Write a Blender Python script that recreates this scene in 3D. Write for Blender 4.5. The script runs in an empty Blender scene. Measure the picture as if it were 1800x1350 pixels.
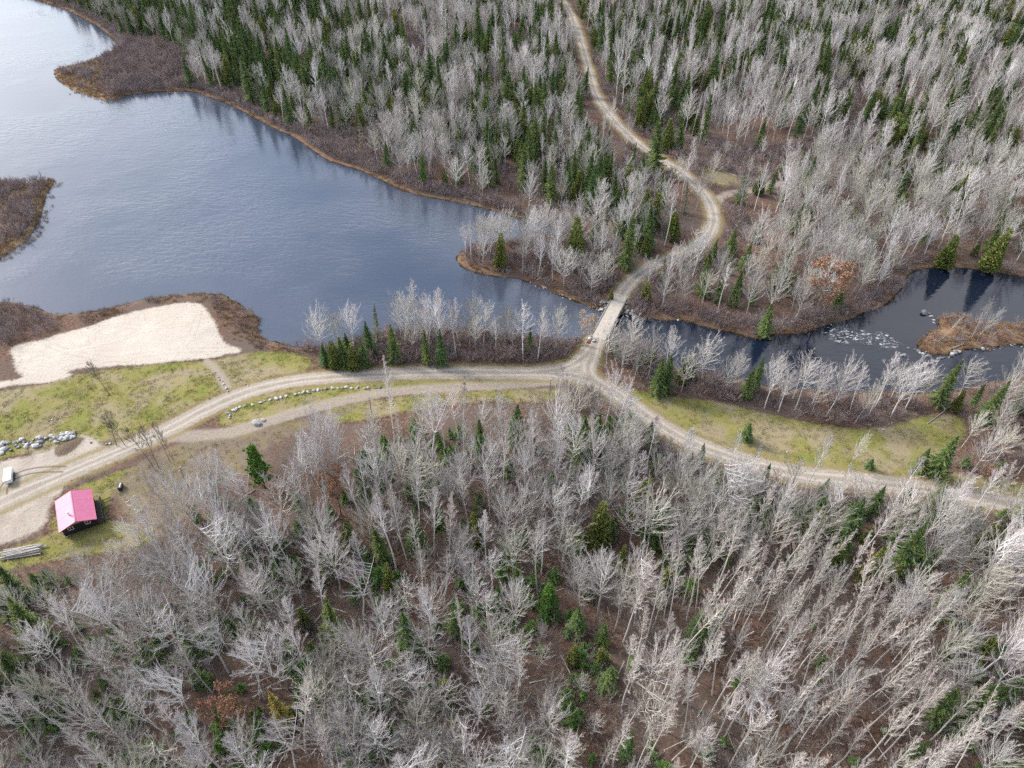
import bpy, bmesh, math, random
import numpy as np
from mathutils import Matrix, Vector

# ------------------------------------------------------------------ camera, sky, sun, exposure
scene = bpy.context.scene
COL = scene.collection
F, CAMH = 1248.0, 120.0                     # focal length in photo pixels, height of the drone in metres
_n = np.array([877 - 900.0, 675 - 2043.0, -F]); _n /= np.linalg.norm(_n)
_up = -_n
_fy = np.array([0, 0, -1.0]) - np.dot([0, 0, -1.0], _up) * _up; _fy /= np.linalg.norm(_fy)
CR = np.stack([np.cross(_fy, _up), _fy, _up])          # camera axes to world axes
cam_data = bpy.data.cameras.new('drone_camera')
cam_data.sensor_width = 36.0
cam_data.lens = F / 1800 * 36.0
cam_data.clip_start = 1.0
cam_data.clip_end = 8000.0
cam = bpy.data.objects.new('drone_camera', cam_data)
COL.objects.link(cam)
M = Matrix([[*CR[0], 0], [*CR[1], 0], [*CR[2], CAMH], [0, 0, 0, 1]])
cam.matrix_world = M
scene.camera = cam

SUN_EL = math.radians(33)
SUN_AZ = math.atan2(-0.883, 0.469)            # clockwise from +Y: the sun stands up-lake, beyond the far shore
world = bpy.data.worlds.new('World'); scene.world = world
world.use_nodes = True
wt = world.node_tree; wt.nodes.clear()
def wn(t, **k):
    n = wt.nodes.new(t)
    for a, b in k.items(): setattr(n, a, b)
    return n
sky = wn('ShaderNodeTexSky', sky_type='NISHITA', sun_disc=False, sun_elevation=SUN_EL, sun_rotation=SUN_AZ)
bg = wn('ShaderNodeBackground'); bg.inputs['Strength'].default_value = 0.08
wo = wn('ShaderNodeOutputWorld')
tc = wn('ShaderNodeTexCoord')
sep = wn('ShaderNodeSeparateXYZ'); wt.links.new(tc.outputs['Generated'], sep.inputs[0])
addz = wn('ShaderNodeMath', operation='MAXIMUM'); wt.links.new(sep.outputs['Z'], addz.inputs[0]); addz.inputs[1].default_value = 0.0
addz2 = wn('ShaderNodeMath', operation='ADD'); wt.links.new(addz.outputs[0], addz2.inputs[0]); addz2.inputs[1].default_value = 0.22
dx = wn('ShaderNodeMath', operation='DIVIDE'); wt.links.new(sep.outputs['X'], dx.inputs[0]); wt.links.new(addz2.outputs[0], dx.inputs[1])
dy = wn('ShaderNodeMath', operation='DIVIDE'); wt.links.new(sep.outputs['Y'], dy.inputs[0]); wt.links.new(addz2.outputs[0], dy.inputs[1])
comb = wn('ShaderNodeCombineXYZ'); wt.links.new(dx.outputs[0], comb.inputs[0]); wt.links.new(dy.outputs[0], comb.inputs[1]); comb.inputs[2].default_value = 31.1
cn = wn('ShaderNodeTexNoise'); cn.inputs['Scale'].default_value = 0.9; cn.inputs['Detail'].default_value = 6.0; cn.inputs['Roughness'].default_value = 0.55
wt.links.new(comb.outputs[0], cn.inputs['Vector'])
cr = wn('ShaderNodeValToRGB'); cr.color_ramp.elements[0].position = 0.41; cr.color_ramp.elements[1].position = 0.62
wt.links.new(cn.outputs['Fac'], cr.inputs[0])
ccol = wn('ShaderNodeMix', data_type='RGBA')
ccol.inputs['A'].default_value = (4.7, 4.75, 5.0, 1); ccol.inputs['B'].default_value = (7.7, 7.6, 7.5, 1)
cn2 = wn('ShaderNodeTexNoise'); cn2.inputs['Scale'].default_value = 2.1; cn2.inputs['Detail'].default_value = 4.0
wt.links.new(comb.outputs[0], cn2.inputs['Vector']); wt.links.new(cn2.outputs['Fac'], ccol.inputs['Factor'])
cmix = wn('ShaderNodeMix', data_type='RGBA')
wt.links.new(cr.outputs['Color'], cmix.inputs['Factor'])
# thin cloud brightens towards the veiled sun
SUN_DIR = (math.sin(SUN_AZ) * math.cos(SUN_EL), math.cos(SUN_AZ) * math.cos(SUN_EL), math.sin(SUN_EL))
dt = wn('ShaderNodeVectorMath', operation='DOT_PRODUCT'); wt.links.new(tc.outputs['Generated'], dt.inputs[0]); dt.inputs[1].default_value = SUN_DIR
dm = wn('ShaderNodeMath', operation='MAXIMUM'); wt.links.new(dt.outputs['Value'], dm.inputs[0]); dm.inputs[1].default_value = 0.0
dp = wn('ShaderNodeMath', operation='POWER'); wt.links.new(dm.outputs[0], dp.inputs[0]); dp.inputs[1].default_value = 3.0
da = wn('ShaderNodeMath', operation='MULTIPLY_ADD'); wt.links.new(dp.outputs[0], da.inputs[0]); da.inputs[1].default_value = 1.3; da.inputs[2].default_value = 0.85
cbr = wn('ShaderNodeVectorMath', operation='SCALE'); wt.links.new(ccol.outputs['Result'], cbr.inputs[0]); wt.links.new(da.outputs[0], cbr.inputs['Scale'])
wt.links.new(sky.outputs[0], cmix.inputs['A']); wt.links.new(cbr.outputs[0], cmix.inputs['B'])
wt.links.new(cmix.outputs['Result'], bg.inputs[0]); wt.links.new(bg.outputs[0], wo.inputs[0])

sun_l = bpy.data.lights.new('sun', 'SUN'); sun_l.energy = 1.5; sun_l.angle = math.radians(14); sun_l.color = (1.0, 0.95, 0.88)
sun = bpy.data.objects.new('sun', sun_l); COL.objects.link(sun)
sd_ = Vector((math.sin(SUN_AZ) * math.cos(SUN_EL), math.cos(SUN_AZ) * math.cos(SUN_EL), math.sin(SUN_EL)))
sun.rotation_euler = sd_.to_track_quat('Z', 'Y').to_euler(); sun.location = sd_ * 400

vs = scene.view_settings
vs.view_transform = 'Standard'; vs.look = 'None'; vs.exposure = 1.84; vs.gamma = 1.0; vs.use_curve_mapping = False
scene.cycles.max_bounces = 4; scene.cycles.diffuse_bounces = 1; scene.cycles.glossy_bounces = 2
scene.cycles.transmission_bounces = 2; scene.cycles.transparent_max_bounces = 4
scene.cycles.use_denoising = False
scene.cycles.use_adaptive_sampling = True; scene.cycles.adaptive_threshold = 0.02

# ------------------------------------------------------------------ numeric helpers
rng = np.random.default_rng(7)
random.seed(7)
def hash2(ix, iy, seed):
    h = (ix.astype(np.int64) * 374761393 + iy.astype(np.int64) * 668265263 + seed * 1442695041) & 0xFFFFFFFF
    h = ((h ^ (h >> 13)) * 1274126177) & 0xFFFFFFFF
    return ((h ^ (h >> 16)) & 0xFFFF) / 65535.0
def vnoise(x, y, seed=0):
    ix, iy = np.floor(x), np.floor(y); fx, fy = x - ix, y - iy
    fx = fx * fx * (3 - 2 * fx); fy = fy * fy * (3 - 2 * fy)
    a, b = hash2(ix, iy, seed), hash2(ix + 1, iy, seed); c, d = hash2(ix, iy + 1, seed), hash2(ix + 1, iy + 1, seed)
    return (a * (1 - fx) + b * fx) * (1 - fy) + (c * (1 - fx) + d * fx) * fy
def fbm(x, y, seed=0, oct=3):
    s, a, t = 0, 1.0, 0
    for k in range(oct):
        s = s + a * vnoise(x * 2 ** k, y * 2 ** k, seed + k); t += a; a *= 0.5
    return s / t
def sst(a, b, x):
    t = np.clip((x - a) / (b - a), 0, 1); return t * t * (3 - 2 * t)
def at0(u, v, z=0.0):
    d = CR @ np.array([(u - 900) / F, (675 - v) / F, -1.0]); t = (z - CAMH) / d[2]
    return np.array([0, 0, CAMH]) + d * t
def topx(P):
    c = (np.asarray(P, float) - [0, 0, CAMH]) @ CR
    return 900 - F * c[..., 0] / c[..., 2], 675 + F * c[..., 1] / c[..., 2]
def wpoly(pts): return np.array([at0(u, v)[:2] for u, v in pts])
def smooth_poly(p, closed=True, it=2):
    for _ in range(it):
        q = np.roll(p, -1, 0) if closed else p[1:]
        a = p if closed else p[:-1]
        r = np.empty((len(a) * 2, 2)); r[0::2] = a * .75 + q * .25; r[1::2] = a * .25 + q * .75
        if not closed: r = np.vstack([p[:1], r, p[-1:]])
        p = r
    return p
def inside(P, poly):
    x, y = P[:, 0], P[:, 1]; c = np.zeros(len(P), bool)
    for i in range(len(poly)):
        (x1, y1), (x2, y2) = poly[i], poly[(i + 1) % len(poly)]
        if y1 == y2: continue
        k = ((y1 > y) != (y2 > y)) & (x < (x2 - x1) * (y - y1) / (y2 - y1) + x1)
        c ^= k
    return c

# ------------------------------------------------------------------ outlines read off the photograph, as ground points
LAKE = [(-700, -60), (-200, -40), (40, -12), (65, 0), (110, 14), (150, 34), (180, 52), (200, 70), (212, 84), (200, 92), (175, 102), (150, 112), (120, 118), (92, 124),
        (98, 136), (112, 150), (130, 160), (165, 172), (188, 178), (215, 168), (245, 165), (280, 161), (315, 160), (345, 162), (365, 170), (400, 182),
        (430, 198), (460, 215), (490, 230), (515, 240), (545, 262), (575, 282), (600, 290), (640, 302), (680, 322), (720, 340), (760, 348), (800, 355),
        (840, 364), (880, 374), (920, 386), (960, 395), (990, 404), (985, 412), (950, 418), (905, 424), (870, 428), (840, 433), (812, 440), (800, 456),
        (812, 471), (845, 482), (880, 488), (915, 491), (950, 505), (985, 520), (1020, 533), (1050, 545), (1072, 549), (1108, 553), (1135, 559),
        (1165, 566), (1200, 562), (1227, 572), (1250, 578), (1283, 584), (1310, 592), (1333, 598), (1357, 589), (1387, 588), (1407, 588), (1427, 580),
        (1453, 573), (1473, 567), (1500, 562), (1513, 552), (1533, 544), (1553, 540), (1575, 520), (1590, 500), (1598, 480), (1627, 472), (1683, 470),
        (1740, 478), (1767, 482), (1800, 487), (2000, 505), (2300, 540), (2300, 640), (2000, 640), (1800, 655), (1750, 673), (1700, 685), (1677, 690),
        (1600, 692), (1520, 690), (1483, 697), (1400, 683), (1350, 680), (1317, 670), (1273, 663), (1240, 658), (1200, 648), (1170, 636), (1140, 620),
        (1111, 606), (1090, 602), (1060, 601), (1040, 596), (1017, 598), (967, 598), (900, 590), (847, 585), (787, 577), (733, 579), (667, 588),
        (633, 597), (600, 604), (560, 608), (520, 611), (493, 604), (467, 597), (453, 583), (457, 562), (443, 547), (410, 530), (397, 519),
        (370, 517), (333, 517), (277, 522), (243, 528), (213, 537), (167, 548), (133, 551), (97, 553), (63, 541), (30, 531), (0, 530), (-120, 545), (-700, 560)]
LEFT_SPIT = [(-500, 300), (-60, 312), (0, 318), (30, 322), (60, 323), (80, 316), (98, 315), (92, 326), (80, 345), (75, 370), (65, 395), (50, 420), (25, 440), (0, 456), (-60, 480), (-500, 470)]
ISLET = [(1610, 613), (1620, 597), (1633, 583), (1652, 577), (1646, 562), (1660, 553), (1693, 552), (1712, 566), (1747, 566), (1800, 570), (1960, 575), (1960, 612), (1800, 606),
         (1767, 606), (1740, 615), (1700, 613), (1680, 622), (1650, 625), (1625, 620)]
SAND = [(23, 620), (30, 613), (67, 605), (110, 590), (157, 577), (200, 560), (240, 550), (287, 540), (333, 533), (360, 540), (370, 560), (383, 577), (387, 593), (400, 610),
        (428, 617), (420, 625), (393, 628), (380, 634), (333, 639), (287, 645), (233, 648), (187, 651), (140, 654), (120, 662), (133, 667), (100, 677), (67, 682), (27, 683), (0, 691), (-120, 705),
        (-120, 690), (0, 680), (50, 673), (37, 665), (27, 643)]
MEADOW = [[(-100, 720), (0, 697), (100, 680), (150, 662), (240, 650), (370, 640), (430, 624), (480, 618), (545, 628), (552, 652), (480, 668), (400, 692), (340, 722), (290, 742), (240, 772), (165, 790), (140, 775), (100, 800), (0, 812), (-100, 830)],
          [(1032, 648), (1038, 672), (1070, 686), (1130, 695), (1200, 704), (1260, 708), (1330, 728), (1420, 748), (1500, 760), (1560, 756), (1620, 735), (1685, 730), (1700, 770), (1660, 800), (1640, 832), (1720, 848), (1800, 858), (1950, 890),
           (1950, 915), (1800, 892), (1700, 876), (1600, 860), (1480, 842), (1400, 828), (1330, 812), (1250, 792), (1180, 757), (1120, 718), (1060, 690), (1030, 668)],
          [(380, 745), (400, 725), (430, 708), (500, 690), (600, 680), (700, 677), (900, 671), (975, 668), (960, 680), (860, 683), (760, 688), (660, 697), (580, 715), (520, 732), (460, 750), (400, 760)],
          [(96, 930), (112, 885), (150, 858), (210, 838), (260, 822), (245, 850), (215, 868), (190, 890), (190, 925), (260, 925), (290, 950), (230, 975), (140, 985), (60, 1000), (-60, 1035), (-60, 985), (0, 975), (60, 960), (95, 945)],
          [(940, 645), (985, 640), (1012, 625), (1030, 602), (1042, 600), (1020, 640), (990, 655), (940, 655)],
          [(560, 735), (640, 712), (760, 698), (880, 692), (980, 690), (1010, 705), (960, 715), (840, 712), (700, 735), (600, 755)],
          [(1225, 318), (1262, 332), (1290, 332), (1300, 322), (1280, 312), (1240, 308)]]
YARD = [(-150, 870), (-60, 840), (0, 822), (60, 806), (130, 788), (150, 770), (170, 778), (200, 800), (230, 800), (180, 830), (130, 850), (100, 880), (90, 920), (60, 950), (0, 965), (-150, 1000)]
BARE = [(230, 830), (300, 790), (380, 770), (470, 760), (560, 740), (640, 715), (640, 725), (560, 755), (480, 785), (430, 840), (370, 870), (330, 915), (290, 965), (230, 935), (215, 890), (200, 880)]
CUT = [(105, 790), (125, 778), (155, 775), (148, 785), (128, 805), (108, 812), (98, 805)]
RUBBLE = [(1215, 300), (1330, 290), (1400, 300), (1330, 335), (1290, 330), (1240, 325)]
ROADS = [([(-90, 940), (0, 893), (100, 848), (200, 806), (260, 780), (310, 756), (360, 729), (410, 705), (460, 687), (520, 674), (600, 667), (700, 663), (800, 661), (900, 661), (960, 662), (1010, 666), (1045, 680), (1080, 699), (1120, 728),
           (1170, 762), (1220, 787), (1270, 803), (1330, 822), (1400, 840), (1470, 850), (1540, 858), (1620, 868), (1700, 882), (1760, 893), (1960, 930)], 2.5),
         ([(930, 661), (985, 655), (1015, 645), (1035, 628), (1047, 608), (1060, 582), (1074, 556), (1086, 535), (1100, 512), (1120, 491), (1150, 472), (1190, 456), (1225, 438), (1245, 420), (1254, 398), (1252, 374), (1240, 350), (1215, 325), (1190, 305), (1160, 285), (1120, 258),
           (1085, 225), (1060, 195), (1043, 165), (1035, 130), (1027, 100), (1020, 75), (1012, 50), (1000, 20), (985, 0), (965, -40)], 2.25),
         ([(1047, 608), (1040, 635), (1030, 655), (1040, 676), (1080, 699)], 2.2)]
TRACKS = [([(270, 782), (320, 772), (370, 772), (420, 764), (470, 750), (520, 735), (570, 719), (620, 707), (680, 697), (750, 691), (820, 687), (900, 682), (970, 676)], 2.0),
          ([(1250, 372), (1268, 350), (1300, 343), (1335, 336), (1365, 327)], 2.2),
          ([(365, 640), (385, 658), (402, 690)], 1.2)]
RUTS = [[(10, 880), (12, 865), (22, 850), (45, 838), (80, 832), (125, 832)]]

TREADS = [[(120, 655), (250, 628), (400, 618)], [(165, 606), (163, 588), (190, 575), (235, 577), (262, 590)], [(250, 556), (252, 574), (275, 584), (330, 576)], [(60, 640), (150, 618), (240, 596), (330, 552)], [(90, 612), (140, 632), (230, 640)], [(300, 640), (340, 600), (350, 560)]]
LAKE_W = smooth_poly(wpoly(LAKE), it=1); SPIT_W = smooth_poly(wpoly(LEFT_SPIT), it=1); ISLET_W = smooth_poly(wpoly(ISLET), it=1)
SAND_W = smooth_poly(wpoly(SAND), it=1); MEADOW_W = [smooth_poly(wpoly(p), it=1) for p in MEADOW]
YARD_W = smooth_poly(wpoly(YARD)); BARE_W = smooth_poly(wpoly(BARE)); CUT_W = smooth_poly(wpoly(CUT), it=1); RUB_W = smooth_poly(wpoly(RUBBLE))
ROADS_W = [(smooth_poly(wpoly(p), False, 2), h) for p, h in ROADS]
TRACKS_W = [(smooth_poly(wpoly(p), False, 2), h) for p, h in TRACKS]
RUTS_W = [smooth_poly(wpoly(p), False, 2) for p in RUTS]
BR_A, BR_B = at0(1050, 603)[:2], at0(1088, 532)[:2]          # the two ends of the bridge
BR_AXIS = (BR_B - BR_A) / np.linalg.norm(BR_B - BR_A); BR_LEN = np.linalg.norm(BR_B - BR_A)
DECK_Z = 1.75

def spaced(a, b, step0, step1):
    out = [a]
    while out[-1] < b:
        t = (out[-1] - a) / (b - a); out.append(out[-1] + step0 + (step1 - step0) * t)
    return out
xr = spaced(0, 335, 0.72, 1.5)
while xr[-1] < 4000: xr.append(xr[-1] + (xr[-1] - xr[-2]) * 1.35)
XS = np.array([-x for x in xr[:0:-1]] + xr)
yr = spaced(36, 520, 0.5, 1.25)
while yr[-1] < 5000: yr.append(yr[-1] + (yr[-1] - yr[-2]) * 1.35)
yb = [36.0, 35.2]
while yb[-1] > -1500: yb.append(yb[-1] - (yb[-2] - yb[-1]) * 1.5)
YS = np.array(yb[:0:-1] + yr)
GX, GY = np.meshgrid(XS, YS); GP = np.stack([GX.ravel(), GY.ravel()], 1)
NY, NX = GX.shape
def grid_dist(poly, closed=True, reach=30.0):
    best = np.full((NY, NX), reach); lat = np.zeros((NY, NX)); par = np.full((NY, NX), -1.0)
    m = len(poly) if closed else len(poly) - 1
    for i in range(m):
        a, b = poly[i], poly[(i + 1) % len(poly)]; ab = b - a; L2 = max(ab @ ab, 1e-9)
        x0, x1 = np.searchsorted(XS, [min(a[0], b[0]) - reach, max(a[0], b[0]) + reach]); y0, y1 = np.searchsorted(YS, [min(a[1], b[1]) - reach, max(a[1], b[1]) + reach])
        if x1 <= x0 or y1 <= y0: continue
        sl = (slice(y0, y1), slice(x0, x1)); ax, ay = GX[sl] - a[0], GY[sl] - a[1]
        t = np.clip((ax * ab[0] + ay * ab[1]) / L2, 0, 1); d = np.hypot(ax - t * ab[0], ay - t * ab[1])
        k = d < best[sl]; best[sl][k] = d[k]; lat[sl][k] = (np.sign(ab[0] * ay - ab[1] * ax) * d)[k]; par[sl][k] = (i + t)[k]
    return best, lat, par
def grid_sd(poly):
    d, _, _ = grid_dist(poly); c = np.zeros((NY, NX), bool)
    for i in range(len(poly)):
        (x1, y1), (x2, y2) = poly[i], poly[(i + 1) % len(poly)]
        r0, r1 = np.searchsorted(YS, [min(y1, y2), max(y1, y2)])
        if r1 <= r0: continue
        ys = YS[r0:r1]; xe = (x2 - x1) * (ys - y1) / (y2 - y1) + x1
        c[r0:r1] ^= XS[None, :] < xe[:, None]
    return np.where(c, d, -d)
def lookup(f, P):
    P = np.atleast_2d(np.asarray(P, float)); ix = np.clip(np.searchsorted(XS, P[:, 0]) - 1, 0, NX - 2); iy = np.clip(np.searchsorted(YS, P[:, 1]) - 1, 0, NY - 2)
    fx = np.clip((P[:, 0] - XS[ix]) / (XS[ix + 1] - XS[ix]), 0, 1); fy = np.clip((P[:, 1] - YS[iy]) / (YS[iy + 1] - YS[iy]), 0, 1)
    return (f[iy, ix] * (1 - fx) + f[iy, ix + 1] * fx) * (1 - fy) + (f[iy + 1, ix] * (1 - fx) + f[iy + 1, ix + 1] * fx) * fy
F_W = -np.minimum(np.minimum(grid_sd(LAKE_W), -grid_sd(SPIT_W)), -grid_sd(ISLET_W))
F_ROAD = np.full((NY, NX), -30.0); F_LAT = np.zeros((NY, NX))
for p_, h_ in ROADS_W:
    d_, l_, _ = grid_dist(p_, False); k_ = (h_ - d_) > F_ROAD; F_ROAD[k_] = (h_ - d_)[k_]; F_LAT[k_] = l_[k_]
F_TRACK = np.full((NY, NX), -30.0)
for p_, h_ in TRACKS_W: F_TRACK = np.maximum(F_TRACK, h_ - grid_dist(p_, False)[0])
F_SAND, F_YARD, F_BARE, F_RUB, F_CUT = [grid_sd(p_) for p_ in (SAND_W, YARD_W, BARE_W, RUB_W, CUT_W)]
F_MARSH = np.maximum(grid_sd(smooth_poly(wpoly([(80, 124), (150, 106), (203, 90), (222, 105), (214, 168), (188, 184), (105, 158)]), it=1)), grid_sd(SPIT_W))
F_RUST = grid_sd(ISLET_W)
F_MEAD = np.max([grid_sd(p_) for p_ in MEADOW_W], axis=0)
def water_sd(P): return lookup(F_W, P)        # positive over land, negative over water
def road_sd(P): return lookup(F_ROAD, P), None
def track_sd(P): return lookup(F_TRACK, P)
def height_from(P, d):
    x, y = P[:, 0], P[:, 1]
    dn = d + (fbm(x / 3.0, y / 3.0, 11, 2) - 0.5) * 1.6
    land = 0.55 * (1 - np.exp(-np.maximum(dn, 0) / 1.2)) + 0.75 * sst(4, 22, dn) + sst(6, 30, dn) * (fbm(x / 26, y / 26, 3, 3) - 0.45) * 1.4
    land = land + 2.6 * sst(82, 50, y) + 5.0 * sst(230, 480, y) * sst(20, 90, dn)
    z = np.where(dn > 0, land, np.maximum(dn * 0.45, -2.2))
    for e, s in ((BR_A, -1), (BR_B, 1)):                       # the road climbs to the bridge on two short ramps
        r = P - e; al = r @ (BR_AXIS * s); la = np.abs(r[:, 0] * BR_AXIS[1] - r[:, 1] * BR_AXIS[0])
        k = sst(5.2, 2.3, la) * sst(-2.2, -0.4, al) * sst(26, 3, al)
        z = z + (DECK_Z - 0.03 - z) * k
    return z
HF = height_from(GP, F_W.ravel()) + 0.54 * np.clip(F_CUT.ravel() / 2.0, 0, 1)
HF = HF.reshape(NY, NX)
def height(P): return lookup(HF, np.atleast_2d(np.asarray(P, float))[:, :2])
def at(u, v):
    """the point of the ground seen at a photo pixel"""
    z = 0.0
    for _ in range(4):
        p = at0(u, v, z); z = float(height(p[:2])[0])
    return Vector((p[0], p[1], z))

# ------------------------------------------------------------------ materials
def mat(name):
    m = bpy.data.materials.new(name); m.use_nodes = True
    nt = m.node_tree; b = nt.nodes['Principled BSDF']
    b.inputs['Roughness'].default_value = 0.9
    b.inputs['Specular IOR Level'].default_value = 0.2
    return m, nt, b
class NB:
    """small helper for wiring shader nodes"""
    def __init__(s, nt): s.nt = nt
    def new(s, t, **k):
        n = s.nt.nodes.new(t)
        for a, b in k.items(): setattr(n, a, b)
        return n
    def put(s, sock, v):
        if hasattr(v, 'is_output') or isinstance(v, bpy.types.NodeSocket): s.nt.links.new(v, sock)
        elif isinstance(v, tuple) and len(v) == 3 and sock.type == 'RGBA': sock.default_value = (*v, 1)
        else: sock.default_value = v
    def math(s, op, a, b=0.0, c=None, clamp=False):
        n = s.new('ShaderNodeMath', operation=op, use_clamp=clamp); s.put(n.inputs[0], a); s.put(n.inputs[1], b)
        if c is not None: s.put(n.inputs[2], c)
        return n.outputs[0]
    def mix(s, f, a, b):
        n = s.new('ShaderNodeMix', data_type='RGBA'); s.put(n.inputs['Factor'], f); s.put(n.inputs['A'], a); s.put(n.inputs['B'], b); return n.outputs['Result']
    def noise(s, scale, detail=3.0, rough=0.55, vec=None, dist=0.0):
        n = s.new('ShaderNodeTexNoise'); n.inputs['Scale'].default_value = scale; n.inputs['Detail'].default_value = detail
        n.inputs['Roughness'].default_value = rough; n.inputs['Distortion'].default_value = dist
        if vec is not None: s.put(n.inputs['Vector'], vec)
        return n.outputs['Fac']
    def step(s, x, a, b):
        n = s.new('ShaderNodeMapRange', interpolation_type='SMOOTHSTEP'); s.put(n.inputs['Value'], x)
        n.inputs['From Min'].default_value = a; n.inputs['From Max'].default_value = b; return n.outputs['Result']
    def attr(s, name):
        n = s.new('ShaderNodeAttribute', attribute_name=name); return n.outputs['Fac']
    def pos(s): return s.new('ShaderNodeNewGeometry').outputs['Position']
    def rand(s): return s.new('ShaderNodeObjectInfo').outputs['Random']
    def bump(s, h, strength, dist):
        n = s.new('ShaderNodeBump'); n.inputs['Strength'].default_value = strength; n.inputs['Distance'].default_value = dist; s.put(n.inputs['Height'], h); return n.outputs[0]
    def scaled(s, vec, sc):
        n = s.new('ShaderNodeMapping'); s.put(n.inputs['Vector'], vec); n.inputs['Scale'].default_value = sc; return n.outputs[0]

def make_ground_mat():
    m, nt, b = mat('ground_cover'); k = NB(nt); P = k.pos()
    n1, n2, n3, n4 = k.noise(0.06, 4, vec=P), k.noise(0.35, 4, vec=P), k.noise(1.6, 4, 0.65, vec=P), k.noise(6.0, 3, 0.7, vec=P)
    ng = k.noise(0.11, 5, 0.6, vec=P)
    jit = k.math('SUBTRACT', k.math('ADD', k.math('MULTIPLY', n2, 0.6), k.math('MULTIPLY', n3, 0.6)), 0.6)      # about -.4 to .4
    # leaf litter
    lit = k.mix(k.step(n3, 0.35, 0.68), (0.078, 0.050, 0.039), (0.215, 0.130, 0.092))
    lit = k.mix(k.step(n1, 0.4, 0.65), lit, k.mix(n4, (0.165, 0.122, 0.10), (0.085, 0.068, 0.058)))
    lit = k.mix(k.math('MULTIPLY', k.step(n4, 0.54, 0.66), 0.65), lit, (0.30, 0.195, 0.135))
    # shore strip: tan sedge
    sh = k.attr('shore')
    sedge = k.mix(k.step(n3, 0.3, 0.7), (0.115, 0.078, 0.052), (0.24, 0.155, 0.085))
    col = k.mix(k.math('MULTIPLY', k.step(k.math('ADD', sh, k.math('MULTIPLY', jit, 3.0)), 3.4, 1.0), k.math('MULTIPLY', k.step(n2, 0.36, 0.6), 0.85)), lit, sedge)
    col = k.mix(k.step(k.math('ADD', sh, k.math('MULTIPLY', jit, 0.8)), 0.55, 0.05), col, (0.030, 0.022, 0.018))
    straw = k.mix(k.step(n3, 0.32, 0.66), (0.17, 0.112, 0.07), (0.31, 0.215, 0.12))
    col = k.mix(k.math('MULTIPLY', k.step(k.math('ADD', k.attr('marsh'), k.math('MULTIPLY', jit, 5.0)), -0.5, 1.0), k.step(n2, 0.25, 0.5)), col, straw)
    rust = k.mix(k.step(n2, 0.42, 0.62), (0.185, 0.092, 0.062), (0.29, 0.20, 0.115))
    col = k.mix(k.math('MULTIPLY', k.step(k.attr('rust'), 0.2, 1.2), 0.85), col, rust)
    # meadow
    gr = k.mix(k.step(n2, 0.35, 0.65), (0.255, 0.222, 0.080), (0.205, 0.200, 0.058))
    gr = k.mix(k.step(ng, 0.46, 0.62), gr, (0.290, 0.240, 0.148))
    gr = k.mix(k.math('MULTIPLY', k.step(ng, 0.45, 0.34), 0.75), gr, (0.172, 0.205, 0.046))
    gr = k.mix(k.math('MULTIPLY', k.step(n4, 0.5, 0.72), 0.45), gr, (0.17, 0.145, 0.07))
    gr = k.mix(k.math('MULTIPLY', k.step(n1, 0.56, 0.70), 0.6), gr, (0.25, 0.20, 0.13))
    col = k.mix(k.step(k.math('ADD', k.attr('grass'), k.math('MULTIPLY', jit, 3.2)), -0.6, 0.7), col, gr)
    # yard and bare soil
    dirt = k.mix(k.step(n2, 0.3, 0.7), (0.35, 0.30, 0.245), (0.44, 0.385, 0.325))
    dirt = k.mix(k.math('MULTIPLY', k.step(n3, 0.5, 0.75), 0.5), dirt, (0.22, 0.18, 0.13))
    col = k.mix(k.step(k.math('ADD', k.attr('yard'), k.math('MULTIPLY', jit, 4.0)), -0.8, 0.8), col, dirt)
    soil = k.mix(k.step(n3, 0.3, 0.7), (0.24, 0.19, 0.14), (0.17, 0.135, 0.095))
    soil = k.mix(k.math('MULTIPLY', k.step(ng, 0.5, 0.62), 0.7), soil, (0.22, 0.185, 0.075))
    col = k.mix(k.math('MULTIPLY', k.step(k.math('ADD', k.attr('bare'), k.math('MULTIPLY', jit, 4.0)), -0.8, 0.8), 0.85), col, soil)
    wv = k.new('ShaderNodeTexWave', wave_type='BANDS'); k.put(wv.inputs['Vector'], P); wv.inputs['Scale'].default_value = 0.55; wv.inputs['Distortion'].default_value = 5.0; wv.inputs['Detail'].default_value = 2.0
    cut = k.mix(k.math('MULTIPLY', wv.outputs['Fac'], n3), (0.13, 0.095, 0.066), (0.23, 0.18, 0.135))
    col = k.mix(k.step(k.math('ADD', k.attr('cut'), k.math('MULTIPLY', jit, 1.2)), -0.3, 0.3), col, cut)
    # side track
    tr = k.mix(k.step(n3, 0.3, 0.7), (0.36, 0.31, 0.255), (0.28, 0.235, 0.185))
    col = k.mix(k.math('MULTIPLY', k.step(k.math('ADD', k.attr('track'), k.math('MULTIPLY', jit, 2.6)), -0.5, 0.9), 0.9), col, tr)
    # sand
    sa = k.mix(k.step(n2, 0.3, 0.7), (0.545, 0.485, 0.415), (0.50, 0.44, 0.37))
    sa = k.mix(k.math('MULTIPLY', k.step(n1, 0.45, 0.62), 0.4), sa, (0.45, 0.39, 0.32))
    w2 = k.new('ShaderNodeTexWave', wave_type='BANDS', bands_direction='Y'); k.put(w2.inputs['Vector'], k.scaled(P, (0.25, 1, 1))); w2.inputs['Scale'].default_value = 0.25; w2.inputs['Distortion'].default_value = 9.0; w2.inputs['Detail'].default_value = 3.0
    sa = k.mix(k.math('MULTIPLY', k.step(w2.outputs['Fac'], 0.75, 1.0), 0.13), sa, (0.37, 0.31, 0.255))
    sa = k.mix(k.math('MULTIPLY', k.step(k.attr('sand'), 4.5, 0.0), k.step(n3, 0.56, 0.68)), sa, (0.24, 0.19, 0.12))
    tdm = k.math('ABSOLUTE', k.math('SUBTRACT', k.math('ABSOLUTE', k.attr('tread')), 0.8))
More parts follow.
